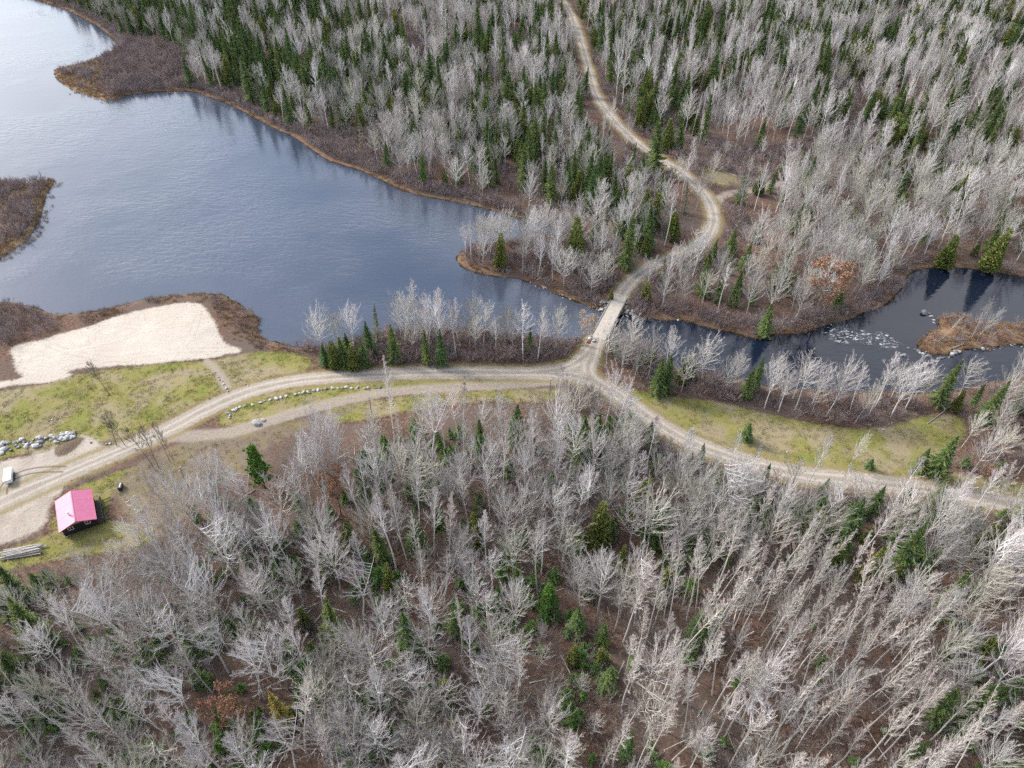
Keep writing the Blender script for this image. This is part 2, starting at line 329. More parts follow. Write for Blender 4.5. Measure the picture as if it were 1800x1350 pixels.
    sa = k.mix(k.math('MULTIPLY', k.step(tdm, 0.35, 0.08), k.math('MULTIPLY', n2, 0.6)), sa, (0.36, 0.30, 0.24))
    col = k.mix(k.step(k.math('ADD', k.attr('sand'), k.math('MULTIPLY', jit, 3.6)), -0.6, 0.6), col, sa)
    # gravel road with its wheel tracks and a sandy verge
    rd, la = k.attr('road'), k.math('ABSOLUTE', k.attr('lateral'))
    verge = k.mix(n3, (0.27, 0.20, 0.115), (0.22, 0.19, 0.07))
    col = k.mix(k.math('MULTIPLY', k.step(k.math('ADD', rd, k.math('MULTIPLY', jit, 2.0)), -1.9, -0.7), 0.75), col, verge)
    gv = k.mix(k.step(n3, 0.3, 0.7), (0.325, 0.278, 0.225), (0.40, 0.348, 0.29))
    gv = k.mix(k.math('MULTIPLY', k.step(n2, 0.42, 0.66), 0.55), gv, (0.29, 0.25, 0.205))
    rt = k.math('ABSOLUTE', k.math('SUBTRACT', k.math('ADD', la, k.math('MULTIPLY', k.math('SUBTRACT', n1, 0.5), 1.5)), 0.95))
    gv = k.mix(k.math('MULTIPLY', k.step(rt, 0.55, 0.1), 0.75), gv, (0.465, 0.415, 0.355))
    gv = k.mix(k.math('MULTIPLY', k.step(la, 0.42, 0.05), k.math('MULTIPLY', n2, 0.7)), gv, (0.25, 0.22, 0.18))
    col = k.mix(k.step(k.math('ADD', rd, k.math('MULTIPLY', jit, 2.2)), -0.55, 0.55), col, gv)
    # tyre ruts in the yard
    ru = k.math('ABSOLUTE', k.math('SUBTRACT', k.math('ABSOLUTE', k.attr('rut')), 0.75))
    col = k.mix(k.math('MULTIPLY', k.step(ru, 0.32, 0.1), 0.75), col, (0.13, 0.105, 0.08))
    col = k.mix(k.math('MULTIPLY', n4, 0.25), col, k.mix(0.5, col, (0.02, 0.015, 0.01)))
    nt.links.new(col, b.inputs['Base Color'])
    h = k.math('ADD', k.math('MULTIPLY', n3, 0.7), k.math('MULTIPLY', n4, 0.35))
    nt.links.new(k.bump(h, 0.55, 0.35), b.inputs['Normal'])
    b.inputs['Specular IOR Level'].default_value = 0.05
    return m

def make_water_mat(name, calm):
    m, nt, b = mat(name); k = NB(nt); P = k.pos()
    sh = k.attr('shore')                                             # negative out on the water
    gust = k.noise(0.018, 3, 0.5, vec=P)
    open_ = k.math('MULTIPLY', k.step(sh, -2.0, -16.0), k.step(gust, 0.36, 0.60)) if not calm else k.math('MULTIPLY', k.step(sh, -1.0, -9.0), 0.22)
    w1 = k.noise(0.42, 2, 0.5, vec=k.scaled(P, (0.6, 1.5, 1)), dist=0.5)
    w2 = k.noise(1.25, 2, 0.5, vec=k.scaled(P, (0.7, 1.3, 1)))
    hgt = k.math('ADD', k.math('MULTIPLY', w1, 0.55), k.math('MULTIPLY', w2, 0.28))
    amp = k.math('ADD', k.math('MULTIPLY', open_, 0.9), 0.08 if not calm else 0.10)
    nt.links.new(k.bump(k.math('MULTIPLY', hgt, amp), 1.0, 0.33 if not calm else 0.28), b.inputs['Normal'])
    body = k.mix(k.step(gust, 0.3, 0.7), (0.032, 0.042, 0.066), (0.060, 0.071, 0.093)) if not calm else (0.008, 0.013, 0.026)
    # floating weed and drowned sedge in the shallows
    if not calm:
        wd = k.math('MULTIPLY', k.step(k.noise(1.3, 4, 0.7, vec=P), 0.58, 0.70), k.math('MULTIPLY', k.step(sh, -7.0, -1.0), k.step(k.noise(0.05, 2, vec=P), 0.50, 0.62)))
        body = k.mix(k.math('MULTIPLY', wd, 0.8), body, (0.22, 0.17, 0.12))
    # white water below the islet and at the bridge
    foam = None
    spots = [(at0(1478, 587), 6.5), (at0(1515, 592), 5.0), (at0(1556, 599), 6.0)] if calm else [(at0(1040, 560), 5.0)]
    for c, r in spots:
        d = k.new('ShaderNodeVectorMath', operation='DISTANCE'); k.put(d.inputs[0], P); d.inputs[1].default_value = tuple(c)
        near = k.step(d.outputs['Value'], r, r * 0.4)
        foam = near if foam is None else k.math('MAXIMUM', foam, near)
    fn = k.noise(1.1, 5, 0.7, vec=k.scaled(P, (0.6, 1.6, 1)), dist=1.0)
    fo = k.math('MULTIPLY', k.step(k.math('ADD', fn, k.math('MULTIPLY', foam, 0.16)), 0.70, 0.77), k.step(foam, 0.05, 0.4))
    body = k.mix(k.math('MULTIPLY', fo, 0.85 if calm else 0.25), body, (0.75, 0.78, 0.8))
    nt.links.new(body, b.inputs['Base Color'])
    b.inputs['Roughness'].default_value = 0.15 if not calm else 0.06
    b.inputs['IOR'].default_value = 1.70 if not calm else 1.45
    b.inputs['Specular IOR Level'].default_value = 0.5
    return m

def simple(name, c1, c2=None, scale=2.0, rough=0.9, spec=0.2, vary=0.0, bump=0.0, metal=0.0, obj_space=True):
    m, nt, b = mat(name); k = NB(nt)
    vec = k.new('ShaderNodeTexCoord').outputs['Object'] if obj_space else k.pos()
    n = k.noise(scale, 4, 0.6, vec=vec)
    col = k.mix(k.step(n, 0.3, 0.7), c1, c2 if c2 else tuple(x * 0.8 for x in c1))
    if vary:
        r = k.rand(); hv = k.new('ShaderNodeHueSaturation'); k.put(hv.inputs['Color'], col)
        k.put(hv.inputs['Value'], k.math('ADD', k.math('MULTIPLY', r, 2 * vary), 1 - vary)); col = hv.outputs['Color']
    nt.links.new(col, b.inputs['Base Color'])
    b.inputs['Roughness'].default_value = rough; b.inputs['Specular IOR Level'].default_value = spec; b.inputs['Metallic'].default_value = metal
    if bump: nt.links.new(k.bump(n, bump, 0.1), b.inputs['Normal'])
    return m
def leafy(name, cols, scale=0.7, trans=0.25):
    """foliage: colours picked per tree, broken up inside the crown"""
    m, nt, b = mat(name); k = NB(nt)
    n = k.noise(scale, 3, 0.6, vec=k.pos()); n2 = k.noise(3.5, 2, 0.6, vec=k.pos()); r = k.rand()
    c = k.mix(r, cols[0], cols[1])
    c = k.mix(k.step(n, 0.35, 0.7), c, cols[2])
    c = k.mix(k.math('MULTIPLY', k.step(n2, 0.5, 0.75), 0.6), c, cols[3])
    nt.links.new(c, b.inputs['Base Color'])
    b.inputs['Roughness'].default_value = 0.75; b.inputs['Specular IOR Level'].default_value = 0.15
    return m
def barky(name, c1, c2, vary=0.18, marks=0.0, tint=None):
    m, nt, b = mat(name); k = NB(nt); r = k.rand()
    vec = k.new('ShaderNodeTexCoord').outputs['Object']
    n = k.noise(1.3, 3, 0.6, vec=vec)
    c = k.mix(n, c1, c2)
    if tint: c = k.mix(k.math('MULTIPLY', k.step(r, 0.40, 0.95), 0.95), c, tint)
    if marks:
        nm = k.noise(2.2, 3, 0.7, vec=k.scaled(vec, (1, 1, 3.0)))
        c = k.mix(k.math('MULTIPLY', k.step(nm, 0.58, 0.68), marks), c, (0.06, 0.055, 0.05))
    hv = k.new('ShaderNodeHueSaturation'); k.put(hv.inputs['Color'], c)
    r2 = k.math('FRACT', k.math('MULTIPLY', r, 7.31))
    k.put(hv.inputs['Value'], k.math('ADD', k.math('MULTIPLY', r2, 2 * vary), 1 - vary))
    nt.links.new(hv.outputs['Color'], b.inputs['Base Color'])
    return m

GROUND = make_ground_mat()
LAKE_M = make_water_mat('wind_rippled_water', False); RIVER_M = make_water_mat('dark_river_water', True)
B_BIRCH = barky('birch_bark', (0.816, 0.778, 0.743), (0.673, 0.639, 0.610), 0.12, 0.5)
B_BIRCHB = barky('birch_branch', (0.724, 0.694, 0.668), (0.612, 0.584, 0.565), 0.18)
T_BIRCH = barky('birch_twig', (0.612, 0.563, 0.546), (0.510, 0.464, 0.448), 0.25, tint=(0.479, 0.399, 0.379))
B_ASPEN = barky('aspen_bark', (0.714, 0.668, 0.600), (0.592, 0.553, 0.502), 0.18, 0.3)
T_ASPEN = barky('aspen_twig', (0.551, 0.494, 0.452), (0.459, 0.409, 0.374), 0.25, tint=(0.500, 0.399, 0.354))
B_MAPLE = barky('maple_bark', (0.530, 0.495, 0.449), (0.388, 0.361, 0.325), 0.3, 0.4)
B_MAPLEB = barky('maple_branch', (0.653, 0.609, 0.554), (0.510, 0.475, 0.435), 0.32, tint=(0.510, 0.485, 0.401))
T_MAPLE = barky('maple_twig', (0.51, 0.475, 0.455), (0.42, 0.39, 0.375), 0.38, tint=(0.41, 0.385, 0.325))
B_DARK = barky('dark_bark', (0.17, 0.155, 0.145), (0.12, 0.11, 0.10), 0.15)
T_DARK = barky('dark_twig', (0.24, 0.22, 0.21), (0.19, 0.175, 0.165), 0.15)
B_CON = barky('conifer_bark', (0.16, 0.125, 0.10), (0.11, 0.09, 0.075), 0.15)
T_SHRUB = barky('alder_twig', (0.33, 0.275, 0.27), (0.245, 0.20, 0.195), 0.3, tint=(0.33, 0.245, 0.21))
T_SAP = barky('sapling_twig', (0.33, 0.30, 0.275), (0.25, 0.225, 0.205), 0.3, tint=(0.27, 0.20, 0.16))
L_SPRUCE = leafy('spruce_needles', [(0.110, 0.184, 0.062), (0.229, 0.264, 0.075), (0.088, 0.154, 0.062), (0.256, 0.298, 0.093)])
L_FIR = leafy('fir_needles', [(0.132, 0.248, 0.062), (0.217, 0.310, 0.076), (0.101, 0.194, 0.055), (0.265, 0.340, 0.103)])
L_CEDAR = leafy('cedar_sprays', [(0.189, 0.224, 0.055), (0.260, 0.254, 0.070), (0.137, 0.189, 0.048), (0.293, 0.280, 0.090)])
L_PINE = leafy('pine_needles', [(0.130, 0.260, 0.048), (0.169, 0.293, 0.060), (0.104, 0.208, 0.043), (0.208, 0.320, 0.078)])
L_GREY = leafy('lichen_grey_needles', [(0.215, 0.220, 0.145), (0.260, 0.250, 0.180), (0.165, 0.180, 0.110), (0.280, 0.270, 0.210)])
L_OAK = leafy('oak_leaves', [(0.306, 0.157, 0.094), (0.264, 0.133, 0.083), (0.320, 0.199, 0.127), (0.230, 0.119, 0.083)])
L_TAN = leafy('pale_dry_leaves', [(0.42, 0.31, 0.22), (0.38, 0.28, 0.20), (0.46, 0.35, 0.26), (0.34, 0.25, 0.18)])
L_TAM = leafy('tamarack_needles', [(0.300, 0.245, 0.060), (0.260, 0.220, 0.060), (0.340, 0.270, 0.075), (0.220, 0.190, 0.055)])
L_REED = leafy('dry_sedge', [(0.31, 0.205, 0.115), (0.22, 0.135, 0.085), (0.37, 0.26, 0.15), (0.17, 0.105, 0.075)], 0.25)
L_TUFT = leafy('meadow_grass', [(0.225, 0.20, 0.08), (0.185, 0.18, 0.06), (0.28, 0.23, 0.12), (0.16, 0.16, 0.05)], 0.25)
ROCK = simple('granite', (0.44, 0.425, 0.41), (0.27, 0.265, 0.27), 1.6, 0.85, 0.3, 0.55, 0.5)
ROCKD = simple('wet_granite', (0.20, 0.195, 0.19), (0.11, 0.108, 0.11), 2.0, 0.5, 0.4, 0.45, 0.4)
WHITE = simple('white_paint', (0.80, 0.80, 0.80), (0.72, 0.72, 0.71), 1.5, 0.4, 0.4)
BLACK = simple('black_siding', (0.020, 0.021, 0.026), (0.030, 0.031, 0.036), 3.0, 0.6, 0.3)
ROOF = simple('pink_red_metal', (0.52, 0.14, 0.245), (0.48, 0.125, 0.22), 0.7, 0.45, 0.5, 0.03)
ROOFT = simple('red_trim', (0.45, 0.035, 0.075), (0.40, 0.03, 0.065), 1.0, 0.4, 0.5)
GREYB = simple('grey_gable_board', (0.42, 0.42, 0.40), (0.36, 0.36, 0.345), 2.0, 0.7)
GLASS = simple('dark_window_glass', (0.015, 0.017, 0.02), (0.02, 0.022, 0.026), 1.0, 0.06, 0.6)
WOOD = simple('weathered_timber', (0.34, 0.31, 0.28), (0.22, 0.20, 0.18), 3.0, 0.9, 0.2, 0.2)
WOODD = simple('dark_stained_timber', (0.075, 0.062, 0.052), (0.045, 0.038, 0.033), 3.0, 0.8)
LOGM = simple('peeled_log', (0.50, 0.46, 0.42), (0.34, 0.31, 0.28), 2.5, 0.85, 0.2, 0.2)
STEEL = simple('galvanised_steel', (0.45, 0.46, 0.47), (0.36, 0.37, 0.38), 2.0, 0.4, 0.5, 0, 0, 0.6)
TYRE = simple('tyre_rubber', (0.022, 0.022, 0.022), (0.03, 0.03, 0.03), 3.0, 0.85)
ORANGE = simple('orange_panel', (0.72, 0.14, 0.055), (0.66, 0.12, 0.05), 2.0, 0.5)
YELLOW = simple('yellow_panel', (0.70, 0.52, 0.05), (0.64, 0.47, 0.05), 2.0, 0.5)
GRAVEL = simple('packed_deck_gravel', (0.46, 0.41, 0.35), (0.38, 0.335, 0.28), 1.2, 0.95, 0.1, 0, 0.4)
CONC = simple('old_concrete', (0.36, 0.345, 0.33), (0.25, 0.24, 0.23), 1.5, 0.9)
PLAST = simple('black_plastic', (0.018, 0.018, 0.02), (0.025, 0.025, 0.027), 2.0, 0.45, 0.4)
WIRE = simple('aluminium_wire', (0.30, 0.30, 0.31), (0.25, 0.25, 0.26), 2.0, 0.5)

# ------------------------------------------------------------------ object helpers
def link(o, parent=None):
    COL.objects.link(o)
    if parent is not None: o.parent = parent
    return o
def tag(o, label=None, cat=None, group=None, kind=None):
    if label: o['label'] = label
    if cat: o['category'] = cat
    if group: o['group'] = group
    if kind: o['kind'] = kind
    return o
def empty(name, loc, rz=0.0, sc=1.0, tilt=(0, 0)):
    o = bpy.data.objects.new(name, None); o.empty_display_size = 0.5
    o.location = loc; o.rotation_euler = (tilt[0], tilt[1], rz); o.scale = (sc, sc, sc)
    return link(o)
def mesh_np(name, V, Fq, mats, midx=None, smooth=False):
    me = bpy.data.meshes.new(name)
    me.from_pydata(np.asarray(V).tolist(), [], Fq if isinstance(Fq, list) else np.asarray(Fq).tolist())
    for m in (mats if isinstance(mats, (list, tuple)) else [mats]): me.materials.append(m)
    if midx is not None: me.polygons.foreach_set('material_index', np.asarray(midx, np.int32))
    if smooth: me.polygons.foreach_set('use_smooth', np.ones(len(me.polygons), bool))
    me.update(); return me
def obj(name, me, parent=None, loc=None, rot=None, sc=None):
    o = bpy.data.objects.new(name, me)
    if loc is not None: o.location = loc
    if rot is not None: o.rotation_euler = rot
    if sc is not None: o.scale = sc if hasattr(sc, '__len__') else (sc, sc, sc)
    return link(o, parent)
class MB:
    """collects boxes, prisms and tubes into one mesh"""
    def __init__(s): s.v, s.f = [], []
    def add(s, V, Fs):
        o = len(s.v); s.v += [tuple(map(float, p)) for p in V]; s.f += [tuple(i + o for i in f) for f in Fs]; return s
    def box(s, x0, x1, y0, y1, z0, z1):
        return s.add([(x0, y0, z0), (x1, y0, z0), (x1, y1, z0), (x0, y1, z0), (x0, y0, z1), (x1, y0, z1), (x1, y1, z1), (x0, y1, z1)],
                     [(0, 3, 2, 1), (4, 5, 6, 7), (0, 1, 5, 4), (1, 2, 6, 5), (2, 3, 7, 6), (3, 0, 4, 7)])
    def bar(s, a, b, w, h=None, n=4):
        a, b = np.array(a, float), np.array(b, float); h = h or w
        d = b - a; d /= np.linalg.norm(d); r = np.array([0, 0, 1.0]) if abs(d[2]) < 0.9 else np.array([1.0, 0, 0])
        x = np.cross(d, r); x /= np.linalg.norm(x); y = np.cross(x, d)
        V = []
        for p in (a, b):
            for i in range(n):
                t = 2 * math.pi * (i + 0.5) / n; q = 1.4142 if n == 4 else 1.0
                V.append(p + x * math.cos(t) * w / 2 * q + y * math.sin(t) * h / 2 * q)
        Fs = [tuple(range(n))[::-1], tuple(range(n, 2 * n))] + [(i, (i + 1) % n, n + (i + 1) % n, n + i) for i in range(n)]
        return s.add(V, Fs)
    def prism(s, poly, axis_a, axis_b):
        """closed polygon (3D points) swept from offset a to offset b"""
        n = len(poly); A = [np.array(p, float) + axis_a for p in poly]; B = [np.array(p, float) + axis_b for p in poly]
        return s.add(A + B, [tuple(range(n))[::-1], tuple(range(n, 2 * n))] + [(i, (i + 1) % n, n + (i + 1) % n, n + i) for i in range(n)])
    def build(s, name, m, parent=None, bevel=0.0, **k):
        me = mesh_np(name, s.v, s.f, m)
        if bevel:
            bm = bmesh.new(); bm.from_mesh(me)
            bmesh.ops.bevel(bm, geom=bm.edges[:], offset=bevel, segments=1, affect='EDGES', profile=0.7)
            bm.to_mesh(me); bm.free()
        bm = bmesh.new(); bm.from_mesh(me); bmesh.ops.recalc_face_normals(bm, faces=bm.faces); bm.to_mesh(me); bm.free()
        return obj(name, me, parent, **k)

# ------------------------------------------------------------------ ground, road, sand, meadow, lake, river
GZ = HF.ravel()
rut = np.full((NY, NX), 9.0)
for r_ in RUTS_W:
    d_, l_, p_ = grid_dist(r_, False, 8.0)
    rut = np.where((p_ <= 0.001) | (p_ >= len(r_) - 1.001) | (d_ >= 7.9), rut, l_)
tread = np.full((NY, NX), 9.0)
for r_ in TREADS:
    d_, l_, p_ = grid_dist(smooth_poly(wpoly(r_), False, 2), False, 4.0)
    tread = np.where((d_ < 3.9) & (d_ < np.abs(tread)), l_, tread)
ATT = {'tread': tread, 'shore': F_W, 'road': F_ROAD, 'lateral': F_LAT, 'track': F_TRACK, 'sand': F_SAND, 'grass': F_MEAD, 'yard': F_YARD, 'bare': np.maximum(F_BARE, F_RUB), 'cut': F_CUT, 'rut': rut, 'marsh': F_MARSH, 'rust': F_RUST}
ATT = {k: v.ravel() for k, v in ATT.items()}
nx, ny = len(XS), len(YS)
IDX = np.arange(nx * ny).reshape(ny, nx)
QUADS = np.stack([IDX[:-1, :-1], IDX[:-1, 1:], IDX[1:, 1:], IDX[1:, :-1]], -1).reshape(-1, 4)
def qmean(a): return a[QUADS].mean(1)
def sheet(name, qsel, Z, material, atts):
    used = np.unique(qsel); remap = np.full(len(GP), -1); remap[used] = np.arange(len(used))
    V = np.column_stack([GP[used], Z[used]]).astype(np.float32); Q = remap[qsel].astype(np.int32)
    me = bpy.data.meshes.new(name)
    me.vertices.add(len(V)); me.vertices.foreach_set('co', V.ravel())
    me.loops.add(Q.size); me.loops.foreach_set('vertex_index', Q.ravel())
    me.polygons.add(len(Q)); me.polygons.foreach_set('loop_start', np.arange(0, Q.size, 4, dtype=np.int32))
    me.polygons.foreach_set('use_smooth', np.ones(len(Q), bool))
    me.materials.append(material); me.update(calc_edges=True)
    for a in atts:
        at_ = me.attributes.new(a, 'FLOAT', 'POINT'); at_.data.foreach_set('value', np.clip(ATT[a][used], -12, 12).astype(np.float32))
    return obj(name, me)
q = {a: qmean(ATT[a]) for a in ('road', 'track', 'sand', 'grass', 'yard', 'shore')}
kind = np.zeros(len(QUADS), int)
kind[q['grass'] > 0] = 3; kind[q['yard'] > 0] = 5; kind[q['track'] > 0] = 4; kind[q['sand'] > 0] = 2; kind[q['road'] > 0] = 1
qc = GP[QUADS].mean(1); inbr = ((qc - BR_A) @ BR_AXIS > 0.6) & ((qc - BR_A) @ BR_AXIS < BR_LEN - 0.6)
kind[(kind == 1) & (q['shore'] < 1.0) & inbr] = 0
allatt = list(ATT)
for i, nm in ((0, 'ground'), (1, 'gravel_road'), (2, 'beach_sand'), (3, 'meadow'), (4, 'dirt_track'), (5, 'dirt_yard')):
    tag(sheet(nm, QUADS[kind == i], GZ, GROUND, allatt), kind='structure')
wq = QUADS[(ATT['shore'][QUADS].min(1) < 2.5)]
wc = GP[wq].mean(1)
mid = (BR_A + BR_B) / 2
isriver = ((wc - mid) @ np.array([BR_AXIS[1], -BR_AXIS[0]]) > 0) & (wc[:, 0] > 0)
WZ = np.zeros(len(GP))
tag(sheet('lake', wq[~isriver], WZ, LAKE_M, ['shore']), kind='structure')
tag(sheet('river', wq[isriver], WZ, RIVER_M, ['shore']), kind='structure')

# ------------------------------------------------------------------ bridge
def ang(v): return math.atan2(v[1], v[0])
br = empty('timber_bridge', (BR_A[0], BR_A[1], 0), ang(BR_AXIS))           # local x runs along the bridge, -y is downstream
tag(br, 'narrow timber bridge with gravel deck crossing the outlet between lake and river', 'bridge')
npl = int(BR_LEN / 0.42)
plank_me = {}
for i in range(npl):
    key = i % 5
    if key not in plank_me:
        a = 2.15 + 0.10 * random.random(); c = 2.25 + 0.30 * random.random()
        mb = MB().box(-0.19, 0.19, -c, a, 0, 0.14); plank_me[key] = mesh_np('deck_plank', mb.v, mb.f, WOOD)
    obj('deck_plank', plank_me[key], br, loc=(0.21 + i * BR_LEN / npl, 0, DECK_Z - 0.20 + 0.004 * (i % 3)))
MB().box(-0.1, BR_LEN + 0.1, -1.95, 1.95, DECK_Z - 0.045, DECK_Z + 0.012).build('gravel_surface', GRAVEL, br)
for s in (-1, 1):
    MB().box(-0.3, BR_LEN + 0.3, s * 2.0 - 0.12, s * 2.0 + 0.12, DECK_Z - 0.05, DECK_Z + 0.20).build('curb_timber', WOOD, br, bevel=0.02)
for y in (-1.6, -0.55, 0.55, 1.6):
    MB().box(-0.8, BR_LEN + 0.8, y - 0.16, y + 0.16, DECK_Z - 0.75, DECK_Z - 0.21).build('stringer_beam', WOODD, br)
for x in (-0.9, BR_LEN + 0.9):
    MB().box(x - 0.6, x + 0.6, -2.6, 2.6, -1.2, DECK_Z - 0.76).build('abutment', CONC, br, bevel=0.05)

# ------------------------------------------------------------------ rocks
def rock_mesh(seed, name='boulder', m=None, flat=0.7):
    bm = bmesh.new(); bmesh.ops.create_icosphere(bm, subdivisions=2, radius=1.0)
    r = np.random.default_rng(seed); cuts = [(r.normal(size=3), r.uniform(0.62, 0.9)) for _ in range(9)]
    for v in bm.verts:
        p = np.array(v.co)
        for nrm, d in cuts:
            nn = nrm / np.linalg.norm(nrm); e = p @ nn - d
            if e > 0: p = p - nn * e * 0.9
        p *= 1 + 0.06 * math.sin(5 * p[0] + seed) * math.cos(4 * p[1] + 2 * p[2])
        p[2] *= flat; v.co = p
    me = bpy.data.meshes.new(name); bm.to_mesh(me); bm.free(); me.materials.append(m or ROCK); return me
RM = [rock_mesh(s) for s in range(7)]
RMD = [rock_mesh(s + 40, 'wet_rock', ROCKD) for s in range(5)]
def rock(u, v, r, label, group=None, me=None, name='boulder', dz=0.3, sx=1.0, p=None):
    p = at(u, v) if p is None else p
    o = obj(name, me or random.choice(RM), loc=(p[0], p[1], p[2] + r * dz), rot=(random.uniform(-.3, .3), random.uniform(-.3, .3), random.uniform(0, 6.28)),
            sc=(r * sx * random.uniform(.85, 1.2), r * random.uniform(.8, 1.05), r * random.uniform(.8, 1.1)))
    return tag(o, label, 'boulder', group)
# the heaped rock wall at the edge of the meadow
wall = [(0, 789), (20, 784), (45, 780), (70, 777), (95, 771), (120, 766), (133, 763)]
for i in range(64):
    t = random.random(); k = t * (len(wall) - 1); a = wall[int(k)]; b = wall[min(int(k) + 1, len(wall) - 1)]; f_ = k - int(k)
    w = random.uniform(-11, 11) * (1 - 0.5 * t)
    rock(a[0] + (b[0] - a[0]) * f_ + random.uniform(-2, 2), a[1] + (b[1] - a[1]) * f_ + w + 1, random.choice([0.34, 0.42, 0.5, 0.62, 0.76]) * random.uniform(.85, 1.15),
         'grey granite boulder heaped in the rock wall at the edge of the meadow', 'boulders of the heaped rock wall', me=random.choice(RM + RM + RMD))
rock(119, 771, 0.95, 'largest pale boulder at the inner end of the heaped rock wall')
rock(129, 769, 0.62, 'round grey boulder ending the heaped rock wall beside the large pale one')
rock(60, 785, 0.75, 'large whitish boulder low in the middle of the heaped rock wall')
# the row of stones along the bend of the road
row = [(403, 735), (404, 731), (402, 727), (411, 722), (416, 719), (422, 716), (430, 714), (444, 712), (458, 708), (465, 705), (475, 703), (486, 701), (494, 699), (503, 697), (519, 694), (526, 692), (533, 690), (541, 689), (544, 691),
       (552, 687), (559, 686), (566, 685), (573, 684), (585, 683), (594, 683), (602, 682), (609, 681), (618, 683), (628, 682), (641, 683), (648, 682), (660, 682), (668, 681)]
for i, (u, v) in enumerate(row):
    big = i in (3, 11, 19)
    rock(u, v, random.uniform(.5, .62) if big else random.uniform(.3, .48), 'pale stone in the curved row along the inside of the road bend', 'stones lining the road bend', sx=1.3)
rock(452, 745, 1.05, 'long pale boulder lying alone on the grass between road and side track', sx=1.35)
rock(463, 739, 0.62, 'grey boulder leaning on the long pale boulder between the two tracks')
for (u, v) in [(378, 655), (384, 663), (390, 670), (393, 676), (398, 683), (401, 688), (432, 676), (436, 678), (386, 668)]:
    rock(u, v, random.uniform(.2, .36), 'small white stone beside the footpath from road to sand', 'small stones along the footpath')
for (u, v) in [(190, 695), (86, 740), (92, 738), (47, 736), (160, 778), (188, 781), (194, 780), (1562, 746), (1568, 744), (1552, 755), (1383, 795), (1124, 694)]:
    rock(u, v, random.uniform(.2, .34), 'small loose stone lying in the mown grass', 'loose stones in the grass')
# rubble at the four corners of the bridge
for (u0, u1, v0, v1, n_, lab) in [(1052, 1080, 523, 552, 27, 'broken grey rock in the riprap at the upstream far corner of the bridge'), (1096, 1122, 540, 563, 19, 'broken grey rock in the riprap at the downstream far corner of the bridge'),
                                  (1030, 1046, 588, 602, 10, 'broken grey rock in the riprap at the upstream near corner of the bridge'), (1072, 1092, 596, 604, 7, 'broken grey rock in the riprap at the downstream near corner of the bridge')]:
    for i in range(n_):
        rock(random.uniform(u0, u1), random.uniform(v0, v1), random.uniform(.36, .72), lab, 'riprap ' + lab.split(' at the ')[1], dz=0.35)
# stones along the point and round the islet
def shore_rocks(path, n_, lab, grp, r0=.2, r1=.45, spread=3):
    for i in range(n_):
        k = random.random() * (len(path) - 1); a = path[int(k)]; b = path[int(k) + 1]; f_ = k - int(k)
        u, v = a[0] + (b[0] - a[0]) * f_ + random.uniform(-spread, spread), a[1] + (b[1] - a[1]) * f_ + random.uniform(-spread, spread) * .7
        p = at0(u, v); p[2] = max(float(height(p[:2])[0]), -0.15)
        rock(0, 0, random.uniform(r0, r1), lab, grp, me=random.choice(RMD + RM[:2]), p=p, dz=0.25)
shore_rocks([(930, 497), (950, 506), (985, 521), (1020, 534), (1050, 546)], 22, 'wet stone along the waterline of the wooded point', 'stones along the wooded point')
shore_rocks([(1606, 612), (1620, 622), (1645, 630), (1672, 627), (1686, 618)], 28, 'dark wet stone on the downstream edge of the river islet', 'stones edging the river islet', .3, .75)
shore_rocks([(1622, 548), (1634, 553), (1642, 563), (1641, 572)], 9, 'dark wet stone off the upper tip of the river islet', 'stones off the islet tip', .3, .6, 2)
shore_rocks([(1700, 612), (1740, 616), (1770, 608), (1800, 608)], 14, 'grey wet stone along the near edge of the islet', 'stones along the near edge of the islet', .25, .6)
shore_rocks([(1440, 577), (1500, 590), (1560, 602), (1600, 612)], 12, 'dark stone breaking the surface in the rapids above the islet', 'stones in the rapids', .25, .5, 6)
shore_rocks([(1574, 624), (1590, 625), (1596, 618)], 8, 'low dark stone breaking the water beside the islet', 'low stones beside the islet', .3, .6, 2)
p = at0(1625, 551); p[2] = 0.1; rock(0, 0, 1.0, 'rounded pale-topped boulder standing in the river above the islet', me=RM[2], p=p)
shore_rocks([(1100, 556), (1140, 562), (1200, 565), (1250, 580)], 8, 'dark stone along the far bank below the bridge', 'stones along the far river bank')

# ------------------------------------------------------------------ cabin
HW, HL, HOW, HOF, HE, HR = 6.15, 7.05, 0.31, 0.90, 2.63, 3.97
hz = float(height([[-87.39, 87.45]])[0]) - 0.05
house = empty('cabin', (-87.389, 87.446, hz), 0.532)
tag(house, 'small black cabin with a pink-red metal gable roof beside the dirt yard', 'cabin')
w2, l2 = HW / 2, HL / 2
rise = (HR - HE) / (w2 + HOW)
wall_z = HE + rise * HOW - 0.10
MB().box(-w2, w2, -l2, l2, 0.0, 2.45).build('wall', BLACK, house)
for s in (-1, 1):
    g = MB().prism([(-w2 - 0.005, 0, 2.45), (w2 + 0.005, 0, 2.45), (w2 + 0.005, 0, wall_z), (0, 0, HR - 0.12), (-w2 - 0.005, 0, wall_z)], np.array([0, s * l2 - (0.12 if s > 0 else -0.0), 0]), np.array([0, s * l2 + (0.01 if s > 0 else 0.12), 0]))
    o = g.build('gable_board', GREYB, house)
for i, y in enumerate(np.linspace(-2.6, 2.6, 3)):
    pass
